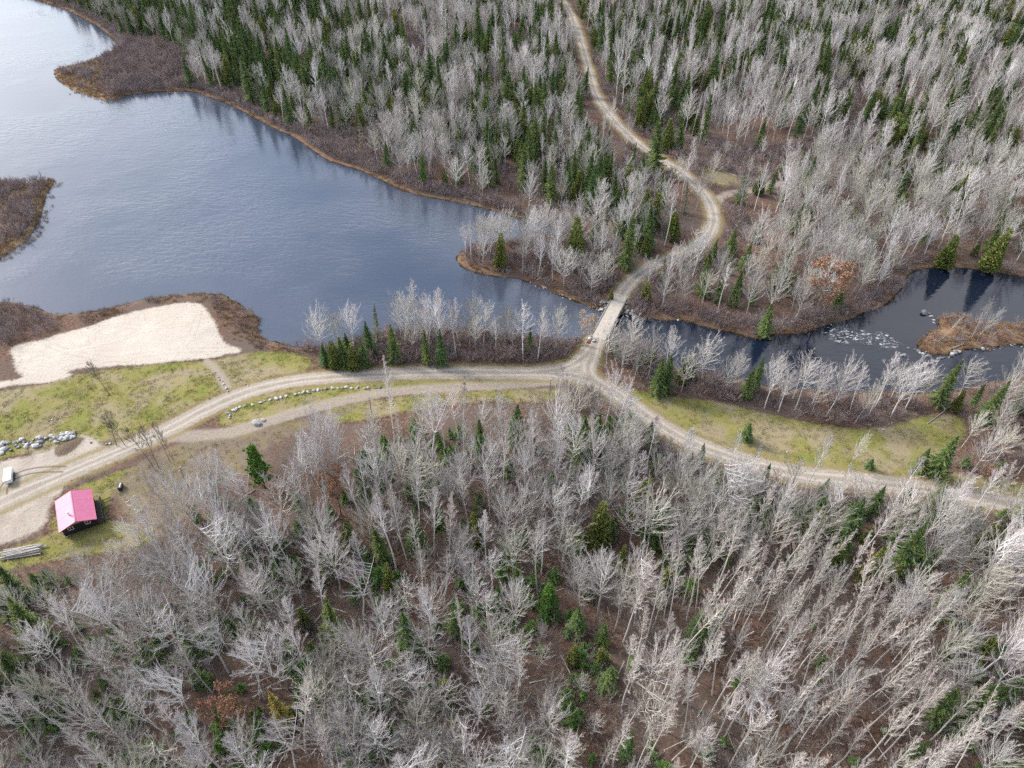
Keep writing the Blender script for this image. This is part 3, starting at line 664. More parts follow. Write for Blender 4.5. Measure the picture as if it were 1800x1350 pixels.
for s in (-1, 1):                                                     # three sheets of metal on each slope
    L = HL + 2 * HOF
    for i in range(3):
        y0 = -L / 2 + i * L / 3 + 0.012; y1 = -L / 2 + (i + 1) * L / 3 - 0.012
        o = MB().prism([(0.0, 0, HR - 0.055), (s * (w2 + HOW), 0, HE - 0.055), (s * (w2 + HOW), 0, HE), (0.0, 0, HR)], np.array([0, y0, 0.004 * i]), np.array([0, y1, 0.004 * i])).build('roof_panel', ROOF, house)
    MB().bar((s * (w2 + HOW + 0.02), -L / 2, HE - 0.05), (s * (w2 + HOW + 0.02), L / 2, HE - 0.05), 0.06, 0.15).build('eave_trim', ROOFT, house)
    for e in (-1, 1):
        MB().bar((0.0, e * (L / 2 + 0.02), HR - 0.05), (s * (w2 + HOW), e * (L / 2 + 0.02), HE - 0.05), 0.05, 0.14).build('rake_trim', ROOFT, house)
MB().prism([(-0.16, 0, HR - 0.03), (0, 0, HR + 0.05), (0.16, 0, HR - 0.03)], np.array([0, -HL / 2 - HOF, 0]), np.array([0, HL / 2 + HOF, 0])).build('ridge_cap', ROOF, house)
ch = MB().bar((-0.95, -1.7, HR - 0.75), (-0.95, -1.7, HR + 0.55), 0.26, 0.26, 10).build('chimney_pipe', WHITE, house)
MB().bar((-0.95, -1.7, HR + 0.60), (-0.95, -1.7, HR + 0.68), 0.40, 0.40, 10).build('rain_cap', STEEL, ch)
for x in (-1.55, 1.55):
    f_ = MB()
    f_.box(x - 0.50, x + 0.50, -l2 - 0.06, -l2 - 0.005, 1.30, 1.40).box(x - 0.50, x + 0.50, -l2 - 0.06, -l2 - 0.005, 2.10, 2.20)
    f_.box(x - 0.50, x - 0.41, -l2 - 0.055, -l2 - 0.005, 1.40, 2.10).box(x + 0.41, x + 0.50, -l2 - 0.055, -l2 - 0.005, 1.40, 2.10).box(x - 0.04, x + 0.04, -l2 - 0.055, -l2 - 0.005, 1.40, 2.10)
    win = f_.build('window', WHITE, house)
    for a, b in ((x - 0.41, x - 0.04), (x + 0.04, x + 0.41)):
        MB().box(a, b, -l2 - 0.03, -l2 - 0.006, 1.40, 2.10).build('pane', GLASS, win)
MB().box(-w2 - 0.45, -w2 - 0.02, -1.3, -0.4, 1.0, 2.3).build('meter_box', WHITE, house, bevel=0.03)
dk = MB().box(w2 + 0.01, w2 + 1.25, -l2 - 0.1, l2 - 0.6, 0.35, 0.47).build('porch_deck', WOODD, house)
for y in np.linspace(-l2, l2 - 0.7, 5):
    MB().bar((w2 + 1.18, y, 0.0), (w2 + 1.18, y, 1.40), 0.11).build('porch_post', WOODD, house)
for z in (0.95, 1.38):
    MB().bar((w2 + 1.18, -l2 - 0.1, z), (w2 + 1.18, l2 - 0.6, z), 0.09, 0.12).build('porch_rail', WOODD, house)
for y in (-l2 + 0.2, 0.0, l2 - 1.2):
    MB().bar((w2 + 1.0, y, 0.30), (w2 + 3.1, y + 0.25, 0.22), 0.14, 0.16).build('deck_joist', WOODD, house)
MB().bar((-w2 + 0.1, -l2 - 0.35, 0.18), (-w2 + 1.0, -l2 - 0.25, 0.16), 0.25, 0.2).build('step', WOOD, house)
MB().bar((-w2 - 0.18, -l2 - HOF + 0.2, HE - 0.2), (-w2 - 0.1, -l2 + 0.1, 0.3), 0.09).build('downspout', WHITE, house)

# ------------------------------------------------------------------ white trailer, bin, logs, signs, poles
pt = at(18, 841)
tr = empty('utility_trailer', pt, ang((at0(16, 829) - at0(14, 853))[:2]))       # local x points up the photo
tag(tr, 'small white covered trailer parked on the bare yard near the tyre ruts', 'trailer')
b_ = MB(); prof = [(-2.0, -0.62), (-1.75, -0.76), (1.85, -0.76), (1.98, -0.66), (1.98, 0.66), (1.85, 0.76), (-1.75, 0.76), (-2.0, 0.62)]
b_.prism([(x, y, 0) for x, y in prof], np.array([0, 0, 0.5]), np.array([0, 0, 1.45])).build('box_body', WHITE, tr, bevel=0.06)
MB().box(-1.9, 1.9, -0.55, 0.55, 0.36, 0.49).build('chassis', PLAST, tr)
for s in (-1, 1):
    for x in (-0.35, 0.42):
        wv_ = MB().bar((x, s * 0.80, 0.30), (x, s * 1.0, 0.30), 0.60, 0.60, 14).build('wheel', TYRE, tr)
        MB().bar((x, s * 1.0, 0.30), (x, s * 1.02, 0.30), 0.30, 0.30, 10).build('rim', STEEL, wv_)
    MB().box(-0.8, 0.85, s * 0.90 - 0.12, s * 0.90 + 0.12, 0.64, 0.68).build('mudguard', PLAST, tr)
MB().bar((1.9, 0.45, 0.42), (3.0, 0.0, 0.42), 0.09).bar((1.9, -0.45, 0.42), (3.0, 0.0, 0.42), 0.09).build('drawbar', PLAST, tr)
MB().box(-1.55, -1.1, -0.25, 0.25, 1.455, 1.52).build('roof_vent', STEEL, tr)

pb = at(213, 858)
bn = empty('storage_bin', pb, 1.75); tag(bn, 'black lidded storage bin standing on the grass above the cabin', 'bin')
MB().box(-0.75, 0.75, -0.38, 0.38, 0.06, 0.85).build('bin_body', PLAST, bn, bevel=0.04)
MB().box(-0.80, 0.80, -0.42, 0.42, 0.855, 0.95).build('lid', PLAST, bn, bevel=0.03)
MB().box(-0.55, 0.60, -0.16, 0.02, 0.955, 1.0).build('lid_plate', STEEL, bn)

lp = at(40, 972); la_ = ang((at0(75, 953) - at0(8, 966))[:2])
ex, ey = np.array([math.cos(la_), math.sin(la_)]), np.array([-math.sin(la_), math.cos(la_)])
def log_at(al, ac, z, L, r, dr, name, lab, grp):
    mb = MB(); n_ = 8; cs = []
    for k in range(5):
        x = -L / 2 + L * k / 4; rr = r * (1 - 0.25 * k / 4); o_ = 0.04 * math.sin(k * 1.7 + al * 3)
        for i in range(n_): cs.append((x, o_ + rr * math.cos(2 * math.pi * i / n_), rr * math.sin(2 * math.pi * i / n_)))
    Fs = [tuple(range(n_)), tuple(range(4 * n_, 5 * n_))[::-1]] + [(k * n_ + i, k * n_ + (i + 1) % n_, (k + 1) * n_ + (i + 1) % n_, (k + 1) * n_ + i) for k in range(4) for i in range(n_)]
    mb.add(cs, Fs); p_ = np.array([lp[0], lp[1]]) + ex * al + ey * ac
    o = mb.build(name, LOGM, loc=(p_[0], p_[1], lp[2] + z), rot=(0, 0, la_ + dr)); return tag(o, lab, 'log', grp)
for x in (-2.2, 1.9):
    log_at(x, 0, 0.12, 3.0, 0.12, 1.55, 'bearer_log', 'short log laid crosswise under the pile of peeled poles', 'bearers under the pole pile')
lay = 0
for z, n_ in ((0.36, 9), (0.62, 7), (0.86, 5)):
    for i in range(n_):
        log_at(random.uniform(-.7, .7), (i - (n_ - 1) / 2) * 0.29 + random.uniform(-.05, .05), z, random.uniform(5.6, 7.6), random.uniform(.10, .14), random.uniform(-.05, .05),
               'peeled_pole', 'long pale peeled pole in the log pile beside the cabin', 'poles of the log pile')
# fallen trunks
def fallen(u0, v0, u1, v1, r, lab, m=None):
    a, b = at(u0, v0), at(u1, v1); mb = MB(); mb.bar((0, 0, 0), tuple(b - a), 2 * r, 2 * r, 7)
    o = mb.build('fallen_trunk', m or LOGM, loc=(a[0], a[1], a[2] + r * 0.9)); tag(o, lab, 'fallen trunk')
fallen(968, 396, 984, 402, 0.22, 'short white log lying at the head of the narrow inlet')
fallen(1247, 293, 1300, 312, 0.16, 'long fallen trunk lying across the brushy clearing above the road fork')
fallen(1636, 600, 1700, 597, 0.14, 'grey drift log lying across the brown end of the river islet')
fallen(1670, 614, 1694, 605, 0.14, 'short drift log angled at the water on the river islet')
fallen(936, 466, 956, 508, 0.13, 'thin white trunk leaning down the bank of the wooded point')
fallen(1448, 601, 1482, 605, 0.10, 'thin drift pole caught in the rapids above the islet')
fallen(1088, 604, 1074, 602, 0.12, 'pale log lying at the water below the near end of the bridge')
fallen(1630, 745, 1675, 712, 0.12, 'thin grey trunk leaning over the far end of the mown meadow')

def sign(u, v, w, h, z, m, name, lab, faces=-1.2):
    p_ = at(u, v); s_ = empty(name, p_, faces); tag(s_, lab, 'sign')
    MB().bar((0, 0.05, 0), (0, 0.05, z + h * .9), 0.08).build('post', WOOD, s_)
    MB().box(-w / 2, w / 2, -0.02, 0.0, z, z + h).build('panel', m, s_)
sign(1035, 607, 0.95, 0.95, 0.55, ORANGE, 'warning_sign', 'square orange-red sign on a post by the near end of the bridge', -0.3)
sign(1045.5, 593, 0.3, 0.85, 0.7, YELLOW, 'bridge_marker', 'narrow yellow marker at the upstream near corner of the bridge', 0.2)
sign(1102, 533, 0.3, 0.6, 0.7, WHITE, 'bridge_marker', 'narrow white marker at the downstream far corner of the bridge', 0.2)

POLES = [((333, 860), 7.0, 'leaning wooden utility pole on the bare slope above the cabin woods'), ((656, 742), 8.0, 'pale utility pole at the treeline below the row of stones'),
         ((965.5, 706), 7.2, 'wooden utility pole just below the road left of the junction'), ((1049, 724), 7.2, 'wooden utility pole at the road edge right of the junction'), ((1392, 852), 8.0, 'wooden utility pole among bare trees below the mown meadow')]
tops = []
for i, ((u, v), h, lab) in enumerate(POLES):
    p_ = at(u, v); po = empty('utility_pole', p_); tag(po, lab, 'utility pole', 'utility poles along the road')
    MB().bar((0, 0, -0.3), (0, 0, h), 0.26, 0.26, 8).build('pole', WOOD, po)
    MB().bar((0.0, -0.9, h - 0.4), (0.0, 0.9, h - 0.4), 0.12).build('crossarm', WOOD, po, rot=(0, 0, 0.2))
    for y in (-0.8, 0.8): MB().bar((0, y, h - 0.34), (0, y, h - 0.16), 0.09, 0.09, 6).build('insulator', STEEL, po, rot=(0, 0, 0.2))
    tops.append(np.array(p_) + [0, 0, h - 0.16])
pe = at0(1930, 925); tops.append(np.array([pe[0], pe[1], 9.0]))
for i in range(len(tops) - 1):
    a, b = tops[i], tops[i + 1]; mb = MB(); pts = [a + (b - a) * t - np.array([0, 0, 4 * 1.0 * t * (1 - t)]) - a for t in np.linspace(0, 1, 13)]
    for k in range(12): mb.bar(pts[k], pts[k + 1], 0.025, 0.025, 3)
    o = mb.build('power_line', WIRE, loc=tuple(a)); tag(o, 'thin overhead wire slung between the poles ' + ['on the bare slope and at the treeline', 'at the treeline and left of the junction', 'left and right of the road junction', 'right of the junction and below the meadow', 'below the meadow and beyond the frame'][i], 'power line')

# ------------------------------------------------------------------ tree shapes
UP = np.array([0, 0, 1.0])
def nrm(a): return a / np.maximum(np.linalg.norm(a, axis=-1, keepdims=True), 1e-9)
def paths(g, S, D, L, n, up, wig):
    P = np.empty((len(S), n, 3)); P[:, 0] = S; d = nrm(D)
    for k in range(1, n):
        d = nrm(d + UP * up / (n - 1) + g.normal(size=d.shape) * wig)
        P[:, k] = P[:, k - 1] + d * (L / (n - 1))[:, None]
    return P
def tubes(P, R, s):
    T, n, _ = P.shape
    tan = np.gradient(P, axis=1) if n > 1 else P; tan = nrm(tan)
    ref = np.where(np.abs(tan[..., 2:3]) < 0.9, UP, np.array([1.0, 0, 0]))
    a = nrm(np.cross(tan, ref)); b = np.cross(tan, a)
    if s == 2:
        ph = (np.arange(T) * 2.39996)[:, None, None]; a = a * np.cos(ph) + b * np.sin(ph); R = R * 1.25
    th = 2 * np.pi * np.arange(s) / s
    V = P[:, :, None] + R[:, :, None, None] * (a[:, :, None] * np.cos(th)[:, None] + b[:, :, None] * np.sin(th)[:, None])
    base = (np.arange(T) * n * s)[:, None, None] + (np.arange(n - 1) * s)[:, None]
    i = np.arange(s); j = (i + 1) % s
    if s == 2: i, j = i[:1], j[:1]                      # a flat ribbon for the finest twigs
    Q = np.stack([base + i, base + j, base + s + j, base + s + i], -1).reshape(-1, 4)
    return V.reshape(-1, 3), Q
def sample(P, idx, s):
    n = P.shape[1]; x = np.clip(s, 0, 0.999) * (n - 1); k = x.astype(int); f = (x - k)[:, None]
    a, b = P[idx, k], P[idx, k + 1]
    return a + (b - a) * f, nrm(b - a)
def children(g, P, L, per, s0, s1, lf, side, upb, n, up, wig, lens=None):
    """branches growing off a set of parent branches"""
    T = len(P); idx = np.repeat(np.arange(T), per); s = g.uniform(s0, s1, len(idx))
    S, tan = sample(P, idx, s)
    rv = g.normal(size=tan.shape); rv = nrm(rv - (rv * tan).sum(1, keepdims=True) * tan)
    D = nrm(tan + rv * side + UP * upb)
    Lc = L[idx] * lf * (1.1 - 0.65 * s) * g.uniform(0.6, 1.25, len(idx))
    return paths(g, S, D, Lc, n, up, wig), Lc
def join(parts):
    V, Q, m, o = [], [], [], 0
    for v, q_, mi in parts:
        V.append(v); Q.append(q_ + o); m.append(np.full(len(q_), mi)); o += len(v)
    return np.vstack(V), np.vstack(Q), np.concatenate(m)
def rad(T, a, b, n, pw=1.0): return np.tile(a + (b - a) * np.linspace(0, 1, n) ** pw, (T, 1))

def bare_tree(kind, seed, H, r0, cb, spread, n1, n2, n3, a_lo, a_hi, mats, forks=1, tw=1.0, top=0.5, up1=0.45, fan=False):
    """trunk mesh and crown mesh of a leafless tree"""
    g = np.random.default_rng(seed)
    lead, leadL, tp = [], [], []
    nT = 9
    lean = g.normal(size=3) * 0.03; lean[2] = 0
    fz = H * cb * g.uniform(0.9, 1.15)
    main = paths(g, np.zeros((1, 3)) - [0, 0, 0.3], np.array([UP + lean]), np.array([H if forks == 1 else fz]), nT, 0.05, 0.028)
    tp.append((main, rad(1, r0, r0 * (0.16 if forks == 1 else 0.7), nT, 0.9)))
    if forks > 1:
        top_p = main[0, -1]; az = g.uniform(0, 6.28) + np.arange(forks) * 6.28 / forks
        sl_ = 0.17 if fan else 0.40
        D = np.stack([np.cos(az) * sl_, np.sin(az) * sl_, np.ones(forks)], 1) + g.normal(size=(forks, 3)) * 0.05
        fl = paths(g, np.tile(top_p, (forks, 1)), D, (H - fz) * g.uniform(0.82, 1.05, forks), nT, 0.3, 0.06)
        tp.append((fl, rad(forks, r0 * 0.62, r0 * 0.14, nT, 0.8)))
        stems, sl = fl, np.full(forks, H - fz); lo, hi = 0.05, 0.96
    else:
        stems, sl = main, np.array([H]); lo, hi = cb, 0.97
    # primary limbs
    T = len(stems); m = n1 // T; idx = np.repeat(np.arange(T), m); s = np.tile(np.linspace(lo, hi, m), T) + g.normal(size=T * m) * 0.02
    S, tan = sample(stems, idx, s); rel = np.clip((s - lo) / (hi - lo), 0, 1)
    azm = np.arange(T * m) * 2.39996 + g.uniform(0, 6.28); al = np.radians(a_lo + (a_hi - a_lo) * rel + g.normal(size=T * m) * 7)
    D = np.stack([np.cos(azm) * np.sin(al), np.sin(azm) * np.sin(al), np.cos(al)], 1)
    if forks > 1:
        cen = stems[idx, 0].copy(); out = S - cen; out[:, 2] = 0; D = nrm(D + nrm(out + 1e-6) * 0.35)
    shape = (0.55 + 0.45 * np.sin(np.pi * np.clip(rel * 0.9 + 0.12, 0, 1))) * (1 - (1 - top) * rel ** 2)
    L1 = spread * shape * g.uniform(0.75, 1.2, T * m)
    P1 = paths(g, S, D, L1, 6, up1, 0.055)
    if fan:                                                # limbs sweep out to a common dome, the way old-field maples fan
        K = T * m; s = np.tile(lo + (hi - lo) * np.linspace(0.0, 0.85, m) ** 1.1, T); S, tan = sample(stems, idx, s)
        rel = np.clip((s - lo) / (hi - lo), 0, 1)
        ph = np.radians(88 - 80 * (np.arange(K) % m) / m + g.normal(size=K) * 9); cz = H * 0.60; Rz = H * 0.42
        Tg = np.stack([spread * np.sin(ph) * np.cos(azm), spread * np.sin(ph) * np.sin(azm), cz + Rz * np.cos(ph) * np.where(np.cos(ph) > 0, 1, .6)], 1) * g.uniform(.86, 1.08, (K, 1))
        Tg[:, 2] = np.maximum(Tg[:, 2], S[:, 2] + 0.15 * np.hypot(*(Tg - S)[:, :2].T))
        Lk = np.linalg.norm(Tg - S, axis=1); Km = (S + Tg) / 2 - UP * (0.06 * Lk)[:, None] + g.normal(size=(K, 3)) * (0.05 * Lk)[:, None]
        t = np.linspace(0, 1, 6)[None, :, None]
        P1 = (1 - t) ** 2 * S[:, None] + 2 * t * (1 - t) * Km[:, None] + t ** 2 * Tg[:, None]; L1 = Lk
        P1[:, 1:-1] += g.normal(size=(K, 4, 3)) * (0.018 * Lk)[:, None, None]
    P2, L2 = children(g, P1, L1, n2, 0.22, 0.98, (0.36 if fan else 0.55), 0.48, 0.26, 4, 0.25, 0.06)
    P3, L3 = children(g, P2, np.maximum(L2, 0.7), n3, 0.2, 1.0, 0.70, 0.50, 0.25, 3, 0.2, 0.07)
    r1 = np.clip(L1 * (0.0098 if fan else 0.0145), 0.020, 0.05)[:, None] * (1 - 0.68 * np.linspace(0, 1, 6))[None]
    r2 = np.tile(np.array([0.030, 0.025, 0.020, 0.014]) * tw, (len(P2), 1))
    r3 = np.tile(np.array([0.020, 0.016, 0.008]) * tw, (len(P3), 1))
    crown = join([(*tubes(P1, r1, 4), 0), (*tubes(P2, r2, 3), 0), (*tubes(P3, r3, 2), 1)])
    trunk = join([(*tubes(p_, r_, 7), 0) for p_, r_ in tp])
    tm = mesh_np(kind + '_trunk', trunk[0], trunk[1], mats[0], smooth=True)
    cm = mesh_np(kind + '_crown', crown[0], crown[1], [mats[1], mats[2]], crown[2])
    tips = P3[:, -1]
    return tm, cm, tips

def conifer(kind, seed, H, R, m_leaf, base=0.06, lev=0.30, per=7, pw=0.85, droop=-0.18, dens=1.0, m_bark=None, sway=0.85, wide=0.42):
    """spire of drooping whorls, each bough a spine with side sprays"""
    g = np.random.default_rng(seed); V, Fc = [], []
    def tri(a, b, c):
        o = len(V); V.extend([a, b, c]); Fc.append((o, o + 1, o + 2))
    z = H * base; az = 0.0
    lean = g.normal(size=2) * 0.012 * H
    while z < H * 0.985:
        rel = z / H; Rz = R * (1 - rel) ** pw * min(1.0, 0.55 + rel * 6)
        for i in range(per if rel < 0.85 else max(4, per - 2)):
            if g.random() > dens: continue
            az += 2.39996 + g.normal() * 0.2
            L = max(0.12, Rz * (g.uniform(0.55, 1.22) if g.random() > .08 else 1.35))
            el = (0.55 * rel ** 1.5 + droop * (1 - rel)) + g.normal() * 0.09
            d = np.array([math.cos(az), math.sin(az), el]); d /= np.linalg.norm(d)
            sd = np.array([-math.sin(az), math.cos(az), 0])
            org = np.array([lean[0] * rel, lean[1] * rel, z + g.normal() * 0.06])
            k = 3 if L < 0.9 else 4 if L < 1.6 else 5
            w = wide * L * 0.55 + 0.10
            for j in range(k):
                t = (j + 0.35) / k; c = org + d * L * t + UP * (-0.10 * L * t * t)
                wl = w * (1.05 - 0.7 * t) * g.uniform(0.8, 1.25)
                for sgn in (-1, 1):
                    tip = c + d * wl * sway + sd * sgn * wl + UP * g.normal() * 0.10 - UP * 0.10 * wl
                    e = d * (0.20 * L / k + 0.12) + UP * 0.05
                    tri(c - e, c + e * 1.2, tip)
            tri(org + d * L * 0.6 + sd * 0.12, org + d * L * 0.6 - sd * 0.12, org + d * L * 1.06 - UP * 0.08 * L)
            tri(org + d * L * 0.3 + UP * 0.14, org + d * L * 0.75 - UP * (0.08 * L + 0.16), org + d * L * 0.98 - UP * 0.05 * L)
        z += lev * (0.75 + 0.6 * (1 - rel)) * g.uniform(0.8, 1.2)
    top = np.array([lean[0], lean[1], H])
    for a in (0, 2.1, 4.2): tri(top + UP * 0.35, top + np.array([math.cos(a) * 0.16, math.sin(a) * 0.16, -0.55]), top + np.array([math.cos(a + 2.1) * 0.16, math.sin(a + 2.1) * 0.16, -0.55]))
    cm = mesh_np(kind + '_crown', V, Fc, m_leaf)
    P = np.array([[[0, 0, -0.3], [lean[0] * .5, lean[1] * .5, H * .5], [lean[0], lean[1], H * 0.97]]]); r0 = 0.011 * H
    t = tubes(P, np.array([[r0, r0 * .6, 0.02]]), 7)
    return mesh_np(kind + '_trunk', t[0], t[1], m_bark or B_CON, smooth=True), cm

def cedar(kind, seed, H, R, m_leaf, n=1500, low=0.05, pw=0.75, m_bark=None):
    """dense upright flat sprays on an uneven ogive"""
    g = np.random.default_rng(seed); V, Fc = [], []
    bumps = g.uniform(0.72, 1.2, 24)
    for i in range(n):
        rel = low + (1 - low) * (1 - math.sqrt(1 - g.random() * 0.985)) ; az = g.uniform(0, 6.2832)
        bmp = bumps[int(az / 6.2832 * 6) % 6 + 6 * int(rel * 3.99)]
        Rz = R * (1 - rel) ** pw * bmp * min(1, .5 + rel * 5); rr = Rz * math.sqrt(g.uniform(0.25, 1.0))
        o_ = np.array([math.cos(az), math.sin(az), 0]); s_ = np.array([-math.sin(az), math.cos(az), 0])
        p_ = o_ * rr + UP * (rel * H)
        d = nrm(o_ * g.uniform(0.3, 0.9) + UP * g.uniform(-0.1, 0.95) + s_ * g.normal() * 0.4)
        w = nrm(np.cross(d, g.normal(size=3))); L = g.uniform(0.45, 0.9) * (0.6 + 0.4 * (1 - rel))
        o = len(V)
        V += [p_ - d * L * .35, p_ + w * L * .42, p_ + d * L * .75, p_ - w * L * .42, p_ + d * L * .35 + np.cross(d, w) * L * .4]
        Fc += [(o, o + 1, o + 2), (o, o + 2, o + 3), (o, o + 4, o + 2)]
    cm = mesh_np(kind + '_crown', V, Fc, m_leaf)
    P = np.array([[[0, 0, -0.3], [0, 0, H * .5], [0, 0, H * 0.94]]]); r0 = 0.014 * H
    t = tubes(P, np.array([[r0, r0 * .6, 0.02]]), 7)
    return mesh_np(kind + '_trunk', t[0], t[1], m_bark or B_CON, smooth=True), cm

def pine(kind, seed, H, R, m_leaf):
    g = np.random.default_rng(seed); V, Fc, limbs = [], [], []
    z, az = H * 0.22, 0.0
    while z < H * 0.98:
        rel = z / H
        for i in range(5):
            az += 2.39996 + g.normal() * .3; L = R * (1 - rel) ** 0.6 * g.uniform(0.6, 1.15) * min(1, .5 + rel * 2)
            d = np.array([math.cos(az), math.sin(az), 0.15 + 0.7 * rel]); d /= np.linalg.norm(d); o_ = np.array([0, 0, z])
            limbs.append([o_, o_ + d * L * .5, o_ + d * L])
            for t in np.linspace(0.4, 1.0, 5):
                c = o_ + d * L * t + g.normal(size=3) * 0.22
                for q_ in range(16):
                    e = nrm(g.normal(size=3) + UP * 0.55 + d * 0.4); w = nrm(np.cross(e, g.normal(size=3))) * 0.11; ln = g.uniform(.40, .66)
                    k = len(V); V += [c - w, c + w, c + e * ln]; Fc.append((k, k + 1, k + 2))
        z += 0.62
    cm = mesh_np(kind + '_crown', V, Fc, m_leaf)
    lb = tubes(np.array(limbs), np.tile([0.05, 0.035, 0.015], (len(limbs), 1)), 3)
    t = tubes(np.array([[[0, 0, -.3], [0, 0, H * .5], [0, 0, H * .98]]]), np.array([[.013 * H, .008 * H, .02]]), 7)
    j = join([(*t, 0), (*lb, 0)])
    return mesh_np(kind + '_trunk', j[0], j[1], B_CON, smooth=True), cm

def leaves_on(name, tips, seed, size, per, m, spread=0.35):
    g = np.random.default_rng(seed); V, Fc = [], []
    for t in tips:
        for _ in range(per):
            c = t + g.normal(size=3) * spread; a = nrm(g.normal(size=3)); b = nrm(np.cross(a, g.normal(size=3))); s = size * g.uniform(.7, 1.3)
            k = len(V); V += [c - a * s, c + b * s * .6, c + a * s, c - b * s * .6]; Fc.append((k, k + 1, k + 2, k + 3))
    return mesh_np(name, V, Fc, m)

def shrub_mesh(seed, H, n, m, spread=0.75, tw=1.0, name='alder_shrub'):
    g = np.random.default_rng(seed)
    az = g.uniform(0, 6.283, n); rr = np.sqrt(g.random(n)) * H * 0.28
    S = np.stack([np.cos(az) * rr, np.sin(az) * rr, np.full(n, -0.1)], 1); sp = g.uniform(0.1, spread, n)
    D = np.stack([np.cos(az) * sp, np.sin(az) * sp, np.ones(n)], 1) + g.normal(size=(n, 3)) * 0.12
    L = H * g.uniform(0.65, 1.1, n); P1 = paths(g, S, D, L, 4, 0.05, 0.12)
    P2, L2 = children(g, P1, L, 7, 0.3, 1.0, 0.5, 0.6, 0.2, 3, 0.15, 0.12)
    P3, L3 = children(g, P2, np.maximum(L2, .5), 3, 0.3, 1.0, 0.6, 0.7, 0.15, 2, 0.1, 0.1)
    j = join([(*tubes(P1, rad(n, .026, .012, 4) * tw, 3), 0), (*tubes(P2, rad(len(P2), .015, .008, 3) * tw, 2), 0), (*tubes(P3, rad(len(P3), .011, .006, 2) * tw, 2), 0)])
    return mesh_np(name, j[0], j[1], m)

def tuft_mesh(seed, n, h, w, m, R, name):
    g = np.random.default_rng(seed); V, Fc = [], []
    for i in range(n):
        a = g.uniform(0, 6.283); r = math.sqrt(g.random()) * R; c = np.array([math.cos(a) * r, math.sin(a) * r, -0.03])
        d = np.array([g.normal() * 0.45, g.normal() * 0.45, 1.0]) * h * g.uniform(.5, 1.15); b = np.array([math.cos(a * 3), math.sin(a * 3), 0]) * w
        k = len(V); V += [c - b, c + b, c + d]; Fc.append((k, k + 1, k + 2))
    return mesh_np(name, V, Fc, m)

ASPEN = [bare_tree('aspen', 100 + i, H, 0.13, cb, 2.3, 36, 6, 6, 34, 14, (B_ASPEN, B_ASPEN, T_ASPEN), tw=.52, top=0.4, up1=0.35)[:2] for i, (H, cb) in enumerate(((20, .42), (22, .5), (18.5, .40), (21, .46), (19, .52)))]
BIRCH = [bare_tree('birch', 200 + i, H, 0.15, cb, 2.9, 30, 8, 7, 42, 18, (B_BIRCH, B_BIRCHB, T_BIRCH), forks=fk, top=0.55, tw=.44, up1=.35, fan=fn)[:2] for i, (H, cb, fk, fn) in enumerate(((17, .42, 1, False), (18, .42, 2, True), (16, .45, 1, True), (18.5, .5, 1, False), (15.5, .36, 2, True)))]
MAPLE = [bare_tree('maple', 300 + i, H, 0.15, cb, sp, 32, 8, 8, 46, 16, (B_MAPLE, B_MAPLEB, T_MAPLE), forks=fk, top=0.8, tw=.41, up1=.38, fan=True)[:2] for i, (H, cb, fk, sp) in enumerate(((13.5, .30, 1, 3.6), (14.5, .28, 2, 3.9), (12.5, .26, 1, 3.3), (15, .36, 1, 3.4), (13.5, .25, 3, 4.0), (14.5, .34, 2, 3.2)))]
SPRUCE = [conifer('spruce', 400 + i, H, R, L_SPRUCE) for i, (H, R) in enumerate(((15.0, 3.0), (17.0, 3.3), (13.0, 3.0), (16.5, 2.6)))]
GREYC = [conifer('grey_spruce', 450 + i, H, 1.9, L_GREY, dens=0.62, lev=0.36) for i, H in enumerate((14, 16))]
CEDAR = [cedar('cedar', 500 + i, H, R, L_CEDAR, 1500) for i, (H, R) in enumerate(((12, 2.5), (14.5, 2.3)))]
PINE = [pine('pine', 600 + i, H, R, L_PINE) for i, (H, R) in enumerate(((15, 3.0), (11, 2.6)))]
SHRUB = [shrub_mesh(700 + i, 2.6, 16, T_SHRUB) for i in range(4)]
SAPLING = [shrub_mesh(750 + i, 5.0, 5, T_SAP, 0.45, 1.15, 'sapling') for i in range(3)] + [shrub_mesh(760, 3.6, 8, T_SAP, 0.7, 1.1, 'sapling')]
REED = [tuft_mesh(800 + i, 34, 0.85, 0.03, L_REED, 0.6, 'sedge_tuft') for i in range(3)]
TUFT = [tuft_mesh(820 + i, 30, 0.26, 0.03, L_TUFT, 0.6, 'grass_tuft') for i in range(3)]

